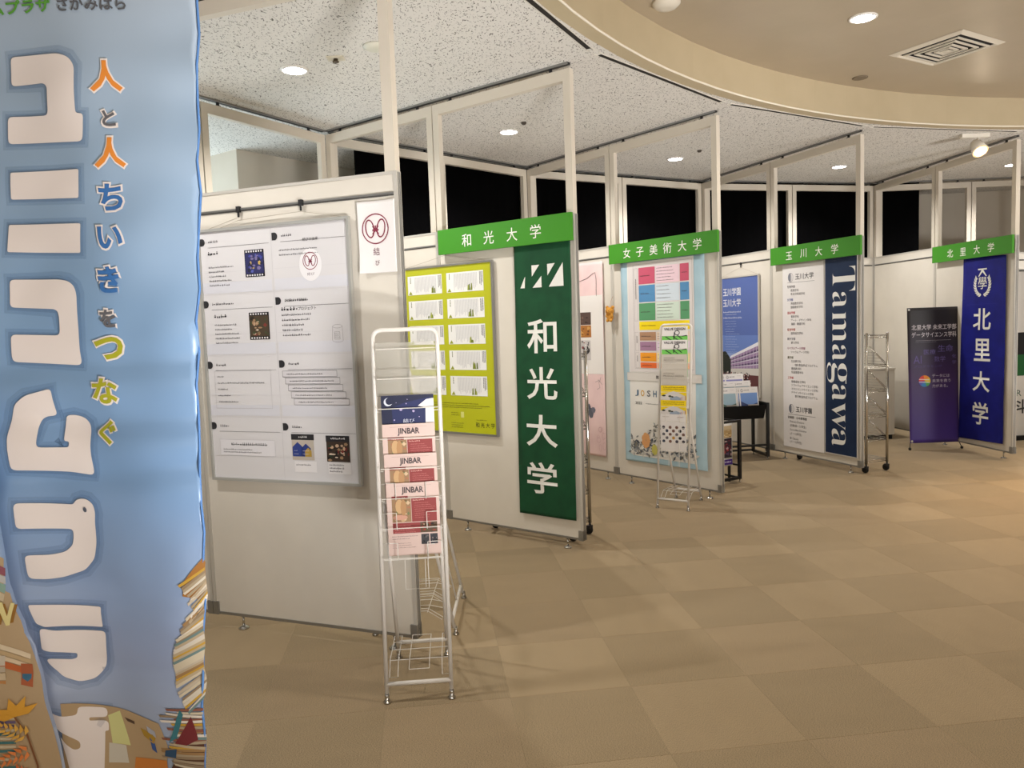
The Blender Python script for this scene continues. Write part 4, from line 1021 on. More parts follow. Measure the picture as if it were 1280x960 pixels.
# rack in front of the pale blue poster
rackC, LC = leaflet_rack('white wire leaflet rack in front of the pale blue poster', 1.132, 5.925, math.atan2(-.531,.847), .254, 1.47, R(6), .38, 8, .115, .47)
bpy.context.view_layer.update()
def valued(p, w_, h_):
    p.rect(0, 0, w_, h_-.075, (112,196,88), 0); p.rect(0, h_-.078, w_, h_-.075, (60,120,50), 1)
    p.text('VALUE DESIGN', w_*.5, h_-.030, (34,24,40), 1, h=.020, wd=.175, off=.03, align='c')
    p.ring(.125, h_-.050, .022, .020, .006, (24,20,30), 2, 16); p.stroke([(.105,h_-.045),(.098,h_-.10)], .008, (24,20,30), 2.2); p.stroke([(.128,h_-.07),(.165,h_-.10)], .007, (24,20,30), 2.2); p.stroke([(.165,h_-.078),(.205,h_-.072)], .006, (24,20,30), 2.2); p.stroke([(.03,h_-.08),(.08,h_-.11)], .007, (24,20,30), 2.2)
    p.stroke([(.09,h_-.075),(.135,h_-.11)], .006, (24,20,30), 2.4)
def greyl(p, w_, h_):
    p.text('SUSTAINABLE', .02, h_-.035, (130,124,116), 1, h=.012, wd=.09); p.text('PRODUCT DESIGN', .02, h_-.055, (120,114,106), 1, h=.015, wd=.165)
    p.dashes(.02, h_-.068, .1, 1, .01, .004, (150,144,136), 1, 3, False)
def yellowl(p, w_, h_):
    p.rect(0, 0, w_, h_, (236,208,22), 0); p.dashes(.02, h_-.020, .17, 1, .01, .010, (120,100,30), 1, 2, False); p.dashes(.02, h_-.034, .17, 1, .01, .008, (130,110,40), 1, 3, False)
    p.poly([(.0,h_-.20),(.0,h_-.085),(.06,h_-.060),(.105,h_-.045),(.15,h_-.060),(w_-.01,h_-.085),(w_-.01,h_-.20)], (212,208,206), 1)
    p.poly([(.08,h_-.20),(.075,h_-.095),(.13,h_-.085),(.17,h_-.10),(.17,h_-.20)], (150,166,184), 2)
    p.disc(.025,h_-.082,.016,.007,(50,54,44),2.4,8); p.disc(.075,h_-.086,.014,.008,(70,80,60),2.4,8); p.disc(.095,h_-.090,.01,.006,(60,60,60),2.6,7)
    for k in range(4): p.rect(.165+k*.011, h_-.2, .172+k*.011, h_-.09+k*.004, ((206,160,150),(190,190,206),(226,206,180),(180,140,140))[k], 2.4)
def dotl(p, w_, h_):
    p.dashes(.02, h_-.024, .05, 1, .01, .007, (160,150,146), 1, 2, False); p.dashes(.14, h_-.026, .05, 1, .01, .007, (170,130,126), 1, 3, False); g = random.Random(3)
    for r_ in range(5):
        for c_ in range(7):
            if (r_+c_) % 2 == 0: p.disc(.026+c_*.027, h_-.105-r_*.028, .013, .013, g.choice([(110,104,112),(70,66,78),(60,70,90),(30,28,34),(120,92,84),(96,96,104),(200,150,70)]), 1, 8)
GREYP = mat((196,190,180), .6, name='grey_paper')
tops = [(1.452,'upper VALUE DESIGN leaflet at the top of the rack by the pale blue poster',PAPER,valued), (1.345,'lower VALUE DESIGN leaflet in the rack by the pale blue poster',PAPER,valued),
        (1.232,'upper plain grey leaflet under the VALUE DESIGN ones',GREYP,greyl), (1.108,'lower plain grey leaflet, above the yellow ones',GREYP,greyl),
        (.985,'upper yellow leaflet with a white house shape',PAPER,yellowl), (.868,'lower yellow leaflet, just above the dotted one',PAPER,yellowl), (.757,'pale leaflet with a grid of dark dots, lowest in its rack',PAPER,dotl)]
for k, (tp, lab, m_, fn) in enumerate(tops):
    leaflet(lab, rackC, LC, .022, tp-.295, .21, .295, R(6), m_, fn, 'leaflets in the rack by the pale blue poster')

# ------------------------------------------------------------------ chrome mesh racks on castors
def mesh_rack(label, x, y, rz, wd, ln):
    t = thing('wire_shelf_rack', label, 'rack', (x, y, 0), rz, 'chrome wire shelf racks')
    for cx in (0, wd):
        for cy in (0, ln):
            b = MB(); b.tube([(cx,cy,.085),(cx,cy,1.30)], .0127, 12); b.lathe([(.0127,1.30),(.0135,1.308),(.006,1.314)], (cx,cy,0), 12); b.build('post', CHROME, t)
            c = MB(); c.use(RUBBER); c.lathe([(.018,-.014),(.030,-.012),(.033,0),(.030,.012),(.018,.014)], (cx, cy+.012, .033), 16, 'x')
            c.use(mat((50,50,54), .4, .6)); c.box(cx-.018, cy-.012, .045, cx+.018, cy+.02, .066); c.tube([(cx,cy,.062),(cx,cy,.09)], .008, 8); c.build('castor', parent=t)
    for k, z in enumerate((1.287, 1.01, .78, .54, .32, .12)):
        s_ = MB(); slope = 0 if k in (0, 5) else .17
        zs = lambda u: z + slope*(1-u/wd)*1.0
        for dz in (0, -.022):                                        # truss rails round the shelf
            for cy in (0, ln): s_.tube([(0,cy,z+dz),(wd,cy,z+dz)], .0028, 6)
            for cx in (0, wd): s_.tube([(cx,0,z+dz),(cx,ln,z+dz)], .0028, 6)
        for cy in (0, ln):
            n_ = 5
            for q in range(n_): s_.tube([(wd*q/n_,cy,z-.022),(wd*(q+.5)/n_,cy,z),(wd*(q+1)/n_,cy,z-.022)], .0016, 4)
        n_ = int(ln/.05)
        for q in range(n_):
            for cx in (0, wd): s_.tube([(cx,ln*q/n_,z-.022),(cx,ln*(q+.5)/n_,z),(cx,ln*(q+1)/n_,z-.022)], .0016, 4)
        s_.build('shelf_frame', CHROME, t)
        if slope:
            d = MB(); u0 = wd*.20
            for cy in (.015, ln-.015):
                for o in (0, .016): d.tube([(u0,cy,z+.175+o*.4),(wd-.006,cy,z+.002+o)], .0026, 6)
            for q in range(7):
                f_ = q/6; d.tube([(u0+(wd-.01-u0)*f_, .015, z+.175-.173*f_), (u0+(wd-.01-u0)*f_, ln-.015, z+.175-.173*f_)], .0018, 5)
            d.build('sloped_wire_deck', CHROME, t)
        else:
            d = MB()
            for q in range(9): d.tube([(wd*(q+.5)/9, 0, z), (wd*(q+.5)/9, ln, z)], .0018, 5)
            d.build('flat_wire_deck', CHROME, t)
    return t
t3 = FIN[3][2]-PI/2
mesh_rack('chrome wire shelf rack on castors beside the navy banner panel', 3.292, 6.945, t3, .26, .85)
t1 = FIN[1][2]-PI/2
mesh_rack('chrome wire shelf rack mostly hidden behind the green banner panel', .395, 5.075, t1, .205, .68)

# ------------------------------------------------------------------ black display tables and brochures in the third booth
t = thing('black_display_table', 'black metal brochure table with deep tray, below the blue sky poster', 'table', (1.907, 7.693, 0), R(8), 'black metal tables')
for cx in (0.0, .77):
    f = MB(); f.box(cx-.014, 0, .03, cx+.014, .028, .60).box(cx-.014, .335, .03, cx+.014, .363, .60).box(cx-.014, .028, .03, cx+.014, .335, .055).box(cx-.014, .028, .575, cx+.014, .335, .60); f.build('side_frame', BLACK, t)
    for cy in (.02, .345): MB().lathe([(.012,0),(.012,.01),(.005,.014),(.005,.03)], (cx, cy, 0), 10).build('foot', CHROME, t)
MB().box(.014, .004, .145, .756, .024, .165).build('stretcher', BLACK, t)
MB().box(.014, .339, .04, .756, .359, .06).build('stretcher', BLACK, t)
tr = MB()
tr.face([(.02,-.002,.58),(.75,-.002,.58),(.735,.03,.435),(.035,.03,.435)]); tr.face([(.035,.03,.435),(.735,.03,.435),(.735,.34,.455),(.035,.34,.455)]); tr.face([(.02,.355,.62),(.75,.355,.62),(.735,.34,.455),(.035,.34,.455)])
tr.face([(.02,-.002,.58),(.035,.03,.435),(.035,.34,.455),(.02,.355,.62)]); tr.face([(.75,-.002,.58),(.735,.03,.435),(.735,.34,.455),(.75,.355,.62)])
bmesh.ops.solidify(tr.bm, geom=tr.bm.faces[:], thickness=.003); tr.build('tray', BLACK, t)
SHL = thing('stepped_brochure_stand', 'black stepped stand holding three rows of brochures on the black table', 'stand', (0, 0, 0), R(8))
tl_ = lambda u, v: (1.907+u*math.cos(R(8))-v*math.sin(R(8)), 7.693+u*math.sin(R(8))+v*math.cos(R(8)))
SHL.location = (*tl_(.20, .02), .462)
m = MB(); m.box(0, .03, 0, .52, .036, .04).box(0, .036, 0, .52, .13, .006).box(0, .124, .006, .52, .130, .10).box(0, .130, .06, .52, .215, .066).box(0, .209, .066, .52, .215, .20).box(0,.215,.134,.52,.30,.14).box(0,.294,.14,.52,.30,.34)
m.build('steps', BLACK, SHL)
def brochure(label, x, y, z, kind, seed, group):
    t = thing('brochure', label, 'brochure', (x, y, z), R(8), group); t.rotation_euler = (R(-9), 0, R(8))
    MB().box(0, 0, 0, .21, .004, .297).build('cover', PAPER, t)
    p = Print(0, .0006)
    p.ring(.030, .262, .013, .017, .003, (60,62,80), 0, 14); p.rect(.028, .247, .030, .277, (60,62,80), 1); p.dashes(.052, .258, .055, 1, .01, .013, (60,62,80), 1, 3, False); p.dashes(.14, .27, .04, 1, .01, .005, (150,150,156), 1, 4, False)
    C = {'sky': ((112,146,204),(60,74,120)), 'green': ((150,176,196),(112,140,60)), 'lake': ((150,176,190),(96,120,110)), 'violet': ((140,140,200),(90,86,150))}[kind]
    p.rect(.012, .01, .198, .235, C[0], 0); p.poly([(.012,.01),(.198,.01),(.198,.13),(.11,.10),(.012,.15)], C[1], 1); p.rect(.09,.10,.198,.112,(186,176,170),2)
    p.build('printed_cover', t)
for k in range(5): brochure(('first brochure','second brochure','third brochure','fourth brochure','fifth brochure, fully shown,')[k]+' from the left in the back row', *tl_(.215+k*.052, .270-k*.006), .604, 'violet', k, 'brochures on the black table')
for k in range(4): brochure(('first brochure','second brochure','third brochure','fourth brochure')[k]+' from the left in the middle row', *tl_(.205+k*.030, .185-k*.006), .531, 'lake', k, 'brochures on the black table')
brochure('green-photo brochure at the right end of the middle row', *tl_(.47, .175), .531, 'green', 5, 'brochures on the black table')
for k in range(2): brochure(('rear','front')[k]+' brochure of the lake-photo pair, front row left', *tl_(.26+k*.012, .100-k*.008), .470, 'lake', 7, 'brochures on the black table')
for k in range(3): brochure(('rearmost','middle','foremost')[k]+' brochure of the blue-sky set, front row right', *tl_(.465+k*.020, .100-k*.010), .470, 'sky', 9, 'brochures on the black table')
# open black frame with a school poster, just past the end of the pale blue poster panel
ang = math.atan2(.87, -.48)-PI/2
t = thing('open_display_stand', 'open black metal frame standing beside the pale blue poster panel', 'frame stand', (2.068, 6.76, 0), ang, 'black metal tables')
for cy in (0.0, .9):
    f = MB(); f.box(-.028, cy, .03, 0, cy+.025, .575).box(-.40, cy, .03, -.372, cy+.025, .575).box(-.372, cy, .03, -.028, cy+.025, .055).box(-.372, cy, .555, -.028, cy+.025, .575); f.build('end_frame', BLACK, t)
    for cx in (-.014, -.386): MB().lathe([(.012,0),(.012,.01),(.005,.014),(.005,.03)], (cx, cy+.012, 0), 10).build('foot', CHROME, t)
for cx in (-.02, -.392):
    MB().box(cx-.006, .025, .555, cx+.006, .9, .570).build('top_rail', BLACK, t); MB().box(cx-.008, .025, .035, cx+.008, .9, .05).build('floor_rail', BLACK, t); MB().box(cx-.006, .025, .15, cx+.006, .9, .165).build('middle_rail', BLACK, t)
t = thing('school_poster_card', 'upright card with a crowd photo and curled white top, right of the pale blue panel', 'card', (1.824, 6.716, .15), ang)
card = MB(); n_ = 8
prof = [(0,.0),(0,.38)] + [(.025-.025*math.cos(R(20*k)), .38+.025*math.sin(R(20*k))) for k in range(1, 8)]
for (y0, z0), (y1, z1) in zip(prof, prof[1:]): card.face([(0,y0,z0),(.20,y0,z0),(.20,y1,z1),(0,y1,z1)])
for f in card.bm.faces: f.smooth = True
bmesh.ops.remove_doubles(card.bm, verts=card.bm.verts[:], dist=1e-5); bmesh.ops.solidify(card.bm, geom=card.bm.faces[:], thickness=.002); card.build('card', mat((232,230,226), .45), t)
MB().box(.02,.004,-.15,.04,.02,.02).box(.16,.004,-.15,.18,.02,.02).build('leg', BLACK, t)
p = Print(-.0022, .0006); p.rect(.008,.27,.192,.37,(196,176,140),0); p.photo(.012,.26,.190,.33,[(180,150,100),(210,190,150),(120,90,60)],14,1,3)
p.photo(.012,.075,.190,.255,[(40,30,40),(150,50,60),(80,60,90),(26,22,28),(180,150,150),(90,30,40)],40,1,6); p.rect(.004,.01,.196,.06,(70,44,120),1); p.dashes(.10,.03,.08,1,.01,.016,(210,200,230),2,4,False)
p.build('printed_face', t)

# ------------------------------------------------------------------ white cabinet, standing banners
t = thing('white_cabinet', 'low white cabinet behind the chrome wire rack in the fourth booth', 'cabinet', (4.50, 8.80, 0), R(3))
CABM = mat((214,208,196), .4, name='white_laminate')
MB().box(-.78, .0, .055, .0, .40, .83).build('body', CABM, t); MB().box(-.77, .02, 0, -.01, .39, .055).build('plinth', RUBBER, t)
for x0, x1 in ((-.776,-.392), (-.388,-.004)):
    d = MB().box(x0, -.016, .06, x1, 0, .822).build('door', CABM, t); MB().box((x1-.05 if x1 < -.2 else x0+.03), -.024, .5, (x1-.035 if x1 < -.2 else x0+.045), -.016, .6).build('handle', ALU, d)
MB().box(-.785, -.02, .83, .005, .405, .848).build('top', CABM, t)

t = thing('standing_banner', 'dark violet free-standing banner about data science beside the royal blue banner', 'banner', (4.56, 8.04, 0), R(-1))
BK = noisy('violet_banner_cloth', (48,32,84), (54,36,92), 4, .55)
def xwarp(x, z): return (0, .05*(z-.07)/1.46 + .010*math.sin(x*5)*.3 + .012*((x/.28)**2), 0)
grad = bpy.data.materials.new('black_to_violet_print'); grad.use_nodes = True
nt = grad.node_tree; b_ = nt.nodes['Principled BSDF']; b_.inputs['Roughness'].default_value = .5
tc = nt.nodes.new('ShaderNodeTexCoord'); sx = nt.nodes.new('ShaderNodeSeparateXYZ'); mr = nt.nodes.new('ShaderNodeMapRange'); cr = nt.nodes.new('ShaderNodeValToRGB')
nt.links.new(tc.outputs['Object'], sx.inputs[0]); nt.links.new(sx.outputs[2], mr.inputs[0]); mr.inputs[1].default_value = .07; mr.inputs[2].default_value = 1.53
nt.links.new(mr.outputs[0], cr.inputs[0]); nt.links.new(cr.outputs[0], b_.inputs['Base Color'])
cr.color_ramp.elements[0].color = (*lin((70,50,140)), 1); cr.color_ramp.elements[1].color = (*lin((26,22,26)), 1); cr.color_ramp.elements[1].position = .92
e_ = cr.color_ramp.elements.new(.5); e_.color = (*lin((58,36,84)), 1); e_ = cr.color_ramp.elements.new(.72); e_.color = (*lin((34,26,46)), 1)
cloth('banner_sheet', [(-.268,.075),(.278,.075),(.285,1.535),(-.285,1.535)], .001, grad, t, xwarp, .06, 0)
p = Print(-.0005, .0016); TX = (206,200,206); TV = (104,92,150)
p.text('北里大学 未来工学部', 0, 1.295, TX, 1, h=.058, wd=.48, off=.006, align='c'); p.text('データサイエンス学科', 0, 1.215, TX, 1, h=.058, wd=.48, off=.006, align='c')
p.rect(-.20, 1.180, .18, 1.183, (150,146,150), 1); p.dashes(-.2, 1.162, .22, 1, .01, .007, (130,126,140), 1, 2, False)
p.text('医療', -.115, 1.03, TV, 1, h=.055, wd=.125); p.text('生命', .035, 1.055, TV, 1, h=.075, wd=.165); p.text('AI', -.225, .935, TV, 1, h=.085, wd=.085); p.text('数学', -.005, .950, TV, 1, h=.06, wd=.12); p.text('化', .19, .985, TV, 1, h=.04, wd=.045); p.text('学', .19, .92, TV, 1, h=.04, wd=.045)
p.text('プログラミング', -.22, .890, (84,74,130), 1, h=.026, wd=.30)
for k, (a0, a1, c_) in enumerate(((100,180,(214,70,60)),(40,100,(226,140,50)),(-20,40,(226,196,60)),(-70,-20,(90,170,90)),(-130,-70,(60,130,190)),(-180,-130,(90,90,180)))):
    p.poly([(-.11,.745)] + [(-.11+.062*math.cos(R(a0+(a1-a0)*q/5)), .745+.062*math.sin(R(a0+(a1-a0)*q/5))) for q in range(6)], c_, 1)
for z in (.765, .735): p.stroke([(-.17,z),(-.06,z-.006)], .008, (220,214,214), 2)
for k, s_ in enumerate(('データには', '未来を救う', '力がある。')): p.text(s_, -.030, .782-k*.055, (196,188,206), 1, h=.036, wd=(.19,.20,.17)[k], off=.004)
p.build('printed_face', t, xwarp, .06)
for x, z in ((-.265,1.515),(.265,1.515),(-.25,.095),(.26,.095)): MB().lathe([(.012,0),(.014,.003),(.006,.004)], (x, xwarp(x,z)[1]-.006, z), 12, 'y').build('grommet', CHROME, t)
b = MB(); hub = (0, .13, .62)
for x in (-.265, .265): b.tube([hub, (x, .07, 1.52)], .0045, 6); b.tube([hub, (x*.96, .03, .10), (x*1.05, -.01, .02)], .0045, 6)
b.tube([hub, (.02, .50, .02)], .0045, 6); b.build('x_frame', mat((60,60,64), .35, .7), t)
for q in ((-.265*1.05, -.01, .016), (.265*1.05, -.01, .016), (.02, .50, .016)): MB().ball(q, .016, seg=10).build('foot_cap', RUBBER, t)

t = thing('rollup_banner', 'standing banner cut by the right edge of the photo, past the royal blue banner', 'banner', (5.66, 8.45, 0), R(6))
MB().box(0, 0, .05, .85, .003, 1.90).build('banner_sheet', mat((214,212,208), .5), t); MB().box(-.01, -.05, 0, .86, .06, .05).build('base', BLACK, t); MB().box(.0, -.004, 1.9, .85, .010, 1.925).build('top_rail', ALU, t)
p = Print(0, .001); p.rect(0, .97, .85, 1.22, (18,18,20), 0); p.rect(0, .73, .85, .97, (24,92,44), 0); p.text('IR', .02, .50, (70,100,90), 1, h=.07, wd=.09); p.text('斗', .02, .30, (50,50,54), 1, h=.16, wd=.16, off=.02); p.build('printed_face', t)

# ------------------------------------------------------------------ the tall blue flag at the left
FY = 1.55
def art(u, v):
    """artwork coordinates of the flag (print proof 245 x 960) to metres on the cloth"""
    k = v/960
    return (-.991-.14*k + u/245*(.39+.031*k), 2.181-1.592*k+.124*k*(1-k) - u/245*(.014+.001*k))
fl = thing('advertising_flag', 'tall light blue cloth flag with large white katakana, hanging at the left edge', 'flag', (-1.40, FY+.05, 0), 0)
OF = (1.40, -FY-.05, 0)
def fwarp(x, z):
    t_ = (z-.5)/1.7; e = max(0, min(1, (x+.85)/.25))
    y = .016*math.sin(x*13+z*1.3) * (1-.5*t_) + .014*noise.noise(Vector((x*5, z*1.3, 2))) + .016*e*noise.noise(Vector((x*3, z*7, 5))) + .006*noise.noise(Vector((x*7+z*5, z*9-x*4, 8)))
    for zc_, sl in ((1.455, .02), (1.335, -.03), (1.225, .05), (.97, -.12), (.79, -.04)):       # fold creases
        d = z - (zc_ + sl*(x+.85)); y += .008*math.exp(-(d/.022)**2) - .006*math.exp(-((d+.055)/.03)**2)
    return (.003*e*math.sin(z*60), y, 0)
sky_m = bpy.data.materials.new('blue_sky_flag_print'); sky_m.use_nodes = True
nt = sky_m.node_tree; b_ = nt.nodes['Principled BSDF']; b_.inputs['Roughness'].default_value = .36; b_.inputs['Specular IOR Level'].default_value = .6
tc = nt.nodes.new('ShaderNodeTexCoord'); sx = nt.nodes.new('ShaderNodeSeparateXYZ'); mr = nt.nodes.new('ShaderNodeMapRange'); cr = nt.nodes.new('ShaderNodeValToRGB')
nz = nt.nodes.new('ShaderNodeTexNoise'); nz.inputs['Scale'].default_value = 2.6; ad = nt.nodes.new('ShaderNodeMath'); ad.operation = 'MULTIPLY_ADD'; ad.inputs[1].default_value = .22
nt.links.new(tc.outputs['Object'], sx.inputs[0]); nt.links.new(tc.outputs['Object'], nz.inputs['Vector']); nt.links.new(nz.outputs['Fac'], ad.inputs[0]); nt.links.new(sx.outputs[2], ad.inputs[2])
nt.links.new(ad.outputs[0], mr.inputs[0]); mr.inputs[1].default_value = .56; mr.inputs[2].default_value = 2.36
nt.links.new(mr.outputs[0], cr.inputs[0]); nt.links.new(cr.outputs[0], b_.inputs['Base Color'])
E_ = cr.color_ramp.elements; E_[0].position = 0; E_[0].color = (*lin((176,188,206)), 1); E_[1].position = 1; E_[1].color = (*lin((176,190,206)), 1)
for ps, c_ in ((.22,(152,168,202)),(.42,(128,164,208)),(.62,(134,168,206)),(.82,(156,180,206))):
    e_ = E_.new(ps); e_.color = (*lin(c_), 1)
FW = mat((240,231,228), .6, name='warm_white_print')
foldl = [(-1.090,1.43),(-1.068,1.308),(-1.057,1.001),(-1.034,.922),(-1.017,.869),(-.988,.656),(-.970,.45)]
main = [(-1.215,2.26),(-1.215,.45)] + [(-.688,.45),(-.684,.573),(-.657,1.03),(-.648,1.402),(-.622,1.792),(-.601,2.167),(-.597,2.26)]
cloth('main_cloth', main, .0008, sky_m, fl, fwarp, .02, 0).location = OF
p = Print(-.0004, .0012)
G1 = {'yu': [(20,140),(150,137),(180,147),(197,170),(200,288),(219,288),(218,358),(15,358),(15,290),(124,290),(124,222),(119,214),(110,210),(22,213)],
 'ni': [(22,430),(209,426),(207,497),(22,497)], 'ni2': [(14,560),(213,560),(211,633),(14,629)],
 'ko': [(18,698),(150,698),(174,702),(190,714),(197,735),(202,913),(22,905),(22,836),(148,838),(148,790),(145,777),(135,772),(20,768)]}
G2 = {'mu': [(130,10),(135,80),(110,82),(97,90),(92,106),(92,158),(172,158),(172,143),(159,143),(155,80),(180,78),(202,84),(219,98),(227,118),(230,230),(170,222),(30,215),(22,130),(26,85),(40,50),(66,28)],
 'pu': [(42,295),(183,301),(190,290),(205,285),(222,288),(235,300),(238,322),(234,345),(236,400),(230,440),(205,470),(150,488),(110,492),(70,488),(62,428),(120,430),(155,424),(172,408),(175,390),(175,366),(45,360)],
 'ra1': [(78,548),(248,560),(250,613),(110,609),(93,598)], 'ra2': [(98,610),(130,621),(256,624),(256,690),(246,725),(225,748),(190,753),(150,738),(123,712),(112,688),(168,697),(181,694),(182,682),(120,672),(104,665)],
 'za1': [(118,813),(150,835),(185,835),(186,814),(257,820),(257,845),(212,844),(212,852),(259,854),(259,880),(250,880),(248,1010),(180,1010),(162,940),(148,880),(160,905),(178,922),(192,920),(192,903),(162,882),(145,868)]}
polys = [[art(x/2, y/2) for x, y in q] for q in G1.values()] + [[art(x/2, 480+y/2) for x, y in q] for q in G2.values()]
def rounded(q, r=.012):
    out = []
    for i, b in enumerate(q):
        a, c = q[i-1], q[(i+1) % len(q)]
        la, lc = math.dist(a, b), math.dist(b, c); k = min(r, la*.45, lc*.45)
        if k < .003: out.append(b); continue
        p0 = (b[0]+(a[0]-b[0])*k/la, b[1]+(a[1]-b[1])*k/la); p2 = (b[0]+(c[0]-b[0])*k/lc, b[1]+(c[1]-b[1])*k/lc)
        for t_ in (0, .33, .67, 1): out.append(((1-t_)**2*p0[0]+2*t_*(1-t_)*b[0]+t_*t_*p2[0], (1-t_)**2*p0[1]+2*t_*(1-t_)*b[1]+t_*t_*p2[1]))
    return out
raw = polys
polys = [rounded(q, .004 if len(q) < 6 else .010) for q in polys]
GLM = clear_mat('printed_glow', (92,130,174), .14, .5)
for j, wd_ in enumerate((.034, .016)):     # soft printed outline: outsets of the letter shapes
    for q in raw:
        n_ = len(q); ar = sum(q[i-1][0]*q[i][1]-q[i][0]*q[i-1][1] for i in range(n_)); sg = 1 if ar > 0 else -1; o_ = []
        for i in range(n_):
            a_, b_, c_ = q[i-1], q[i], q[(i+1) % n_]
            n1 = ((b_[1]-a_[1])*sg, -(b_[0]-a_[0])*sg); n2 = ((c_[1]-b_[1])*sg, -(c_[0]-b_[0])*sg)
            l1, l2 = math.hypot(*n1) or 1, math.hypot(*n2) or 1; nx, nz_ = n1[0]/l1+n2[0]/l2, n1[1]/l1+n2[1]/l2; ln = math.hypot(nx, nz_) or 1
            o_.append((b_[0]+nx/ln*wd_*.5, b_[1]+nz_/ln*wd_*.5))
        p.poly(o_, GLM, -.3+.5*j)
for q in polys: p.poly(q, FW, 1.0)
cx, cz = art(106, 637); p.disc(cx, cz, .004, .006, (90,96,110), 2, 12)
def outlined(ch, u, v, px, col):
    x, z = art(u, v); h_ = px*.00166
    vs, fs, x0, x1, y0, y1 = glyphs(ch, 3, .03); asp = (x1-x0)/(y1-y0); hh = h_ if asp < 1.3 else h_/asp*1.2
    p.text(ch, x-hh*asp/2-.004, z-hh/2-.004, FW, 1.0, h=hh+.008, wd=hh*asp+.008, off=.075, res=3)
    p.text(ch, x-hh*asp/2, z-hh/2, col, 2.0, h=hh, wd=hh*asp, off=.03, res=3)
OR, GR, BLU, OLV = (226,140,56), (100,100,106), (60,112,176), (172,172,44)
for ch, u, v, px, c_ in (('人',137,98,36,OR),('と',141,150,19,GR),('人',144,193,36,OR),('ち',145,248,32,BLU),('い',145,298,27,BLU),('き',142,350,32,BLU),('を',140,398,22,GR),('つ',139,435,28,OLV),('な',135,488,32,OLV),('ぐ',136,540,30,OLV)): outlined(ch, u, v, px, c_)
x, z = art(-14, 20); p.text('ムプラザ', x, z, (92,160,60), 1, h=.028, wd=.132, off=.03)
x, z = art(77, 18); p.text('さがみはら', x, z, (90,92,98), 1, h=.028, wd=.134, off=.02)
# printed piles of books along the right edge and foot
g = random.Random(11)
BOOKC = [(208,196,172),(186,168,140),(222,212,196),(160,126,84),(142,92,74),(214,206,196),(112,136,136),(150,130,104),(214,206,190),(172,156,130),(226,218,206),(196,184,164)]
for k in range(74):
    v = 722 + k*3.3; lf = 228 + 16*math.sin(k*.16) + g.uniform(-4,4); lf = max(lf, 222) if v < 880 else 222+g.uniform(-22,6)
    a = -18 if v < 880 else g.uniform(-5,8)*.6
    q = [(lf,v-a*.3),(262,v+a*.75-3),(262,v+a*.75+.6),(lf+2,v-a*.3+2.8)]
    if v < 955: p.poly([art(*w_) for w_ in q], g.choice(BOOKC) if k % 9 else (196,156,64), 1+(k % 3)*.15)
p.poly([art(*w_) for w_ in ((258,695),(236,722),(232,742),(262,748),(262,700))], (164,112,52), .6)
p.poly([art(*w_) for w_ in ((262,905),(226,940),(210,970),(210,1010),(262,1010))], (92,60,44), .6)
p.poly([art(*w_) for w_ in ((75,880),(148,890),(200,903),(212,930),(205,1010),(80,1010))], (184,158,122), .6)
p.poly([art(*w_) for w_ in ((129,900),(145,893),(158,938),(134,936))], (214,214,148), .9)
for q, c_ in (([(151,901),(165,905),(165,909),(155,906)],(92,70,54)), ([(173,912),(196,920),(192,930),(178,922)],(176,140,50)), ([(182,908),(194,914),(196,922),(184,916)],(176,178,190)), ([(186,922),(194,930),(197,942),(190,938)],(60,90,150)), ([(130,935),(152,938),(156,960),(130,960)],(206,200,186)), ([(165,952),(210,950),(212,1000),(160,1000)],(206,130,60)),
               ([(214,925),(226,893),(232,880),(236,886),(224,918)],(60,120,130)), ([(222,925),(246,888),(252,918),(238,926)],(116,44,48)), ([(209,936),(225,932),(224,944),(208,944)],(50,80,110))):
    p.poly([art(*w_) for w_ in q], c_, 1.6)
p.build('printed_artwork', fl, fwarp, .02).location = OF
hm = MB(); pts = [(-.684,.45),(-.684,.573),(-.657,1.03),(-.648,1.402),(-.622,1.792),(-.601,2.167),(-.597,2.26)]; path = []
for (xa, za), (xb, zb) in zip(pts, pts[1:]):
    for k in range(6): f_ = k/6; X_, Z_ = xa+(xb-xa)*f_, za+(zb-za)*f_; w_ = fwarp(X_, Z_); path.append((X_+w_[0], w_[1], Z_))
hm.tube(path, .0026, 6); hm.build('edge_hem', mat((92,140,206), .6), fl, OF)
# the lower left of the cloth folded forward over itself
flap = [(-1.26,1.50),(-1.12,1.47)] + foldl + [(-1.30,.45)]
def flwarp(x, z):
    w_ = fwarp(x, z); xr = -1.03 if z > .9 else -.99
    return (w_[0], -.020 + w_[1]*.6 - .03*max(0, min(1, (xr-x)/.12)) , 0)
cloth('folded_cloth', flap, .0008, sky_m, fl, flwarp, .03, 0).location = OF
q_ = Print(-.0004, .0013)
def band(v0, v1, c_, l, bow=10, u1=45):
    N = 8; top = [art(-30+(u1+30)*k/N, v0+bow*(k/N)**1.6*2.4) for k in range(N+1)]; bot = [art(-30+(u1+30)*k/N, v1+bow*(k/N)**1.6*2.4) for k in range(N+1)]
    q_.poly(top+bot[::-1], c_, l)
def edge(v): 
    z = art(0, v)[1]
    for (xa, za), (xb, zb) in zip(foldl, foldl[1:]):
        if zb <= z <= za: x_ = xa+(xb-xa)*(za-z)/(za-zb); return (x_ - (-.991-.14*v/960))/((.39+.031*v/960)/245) - 1.5
    return 20
band(668, 1010, (188,164,130), 0, 10, 18)
q_.poly([art(-30,700)]+[art(edge(v)-1, v) for v in range(735, 1000, 20)]+[art(-30,1000)], (184,160,126), .05)
for v0, v1, c_ in ((682,692,(150,86,100)),(693,702,(196,196,196)),(703,713,(140,172,160)),(714,722,(206,190,160)),(723,730,(176,150,110))): band(v0, v1, c_, 1, 9, 20)
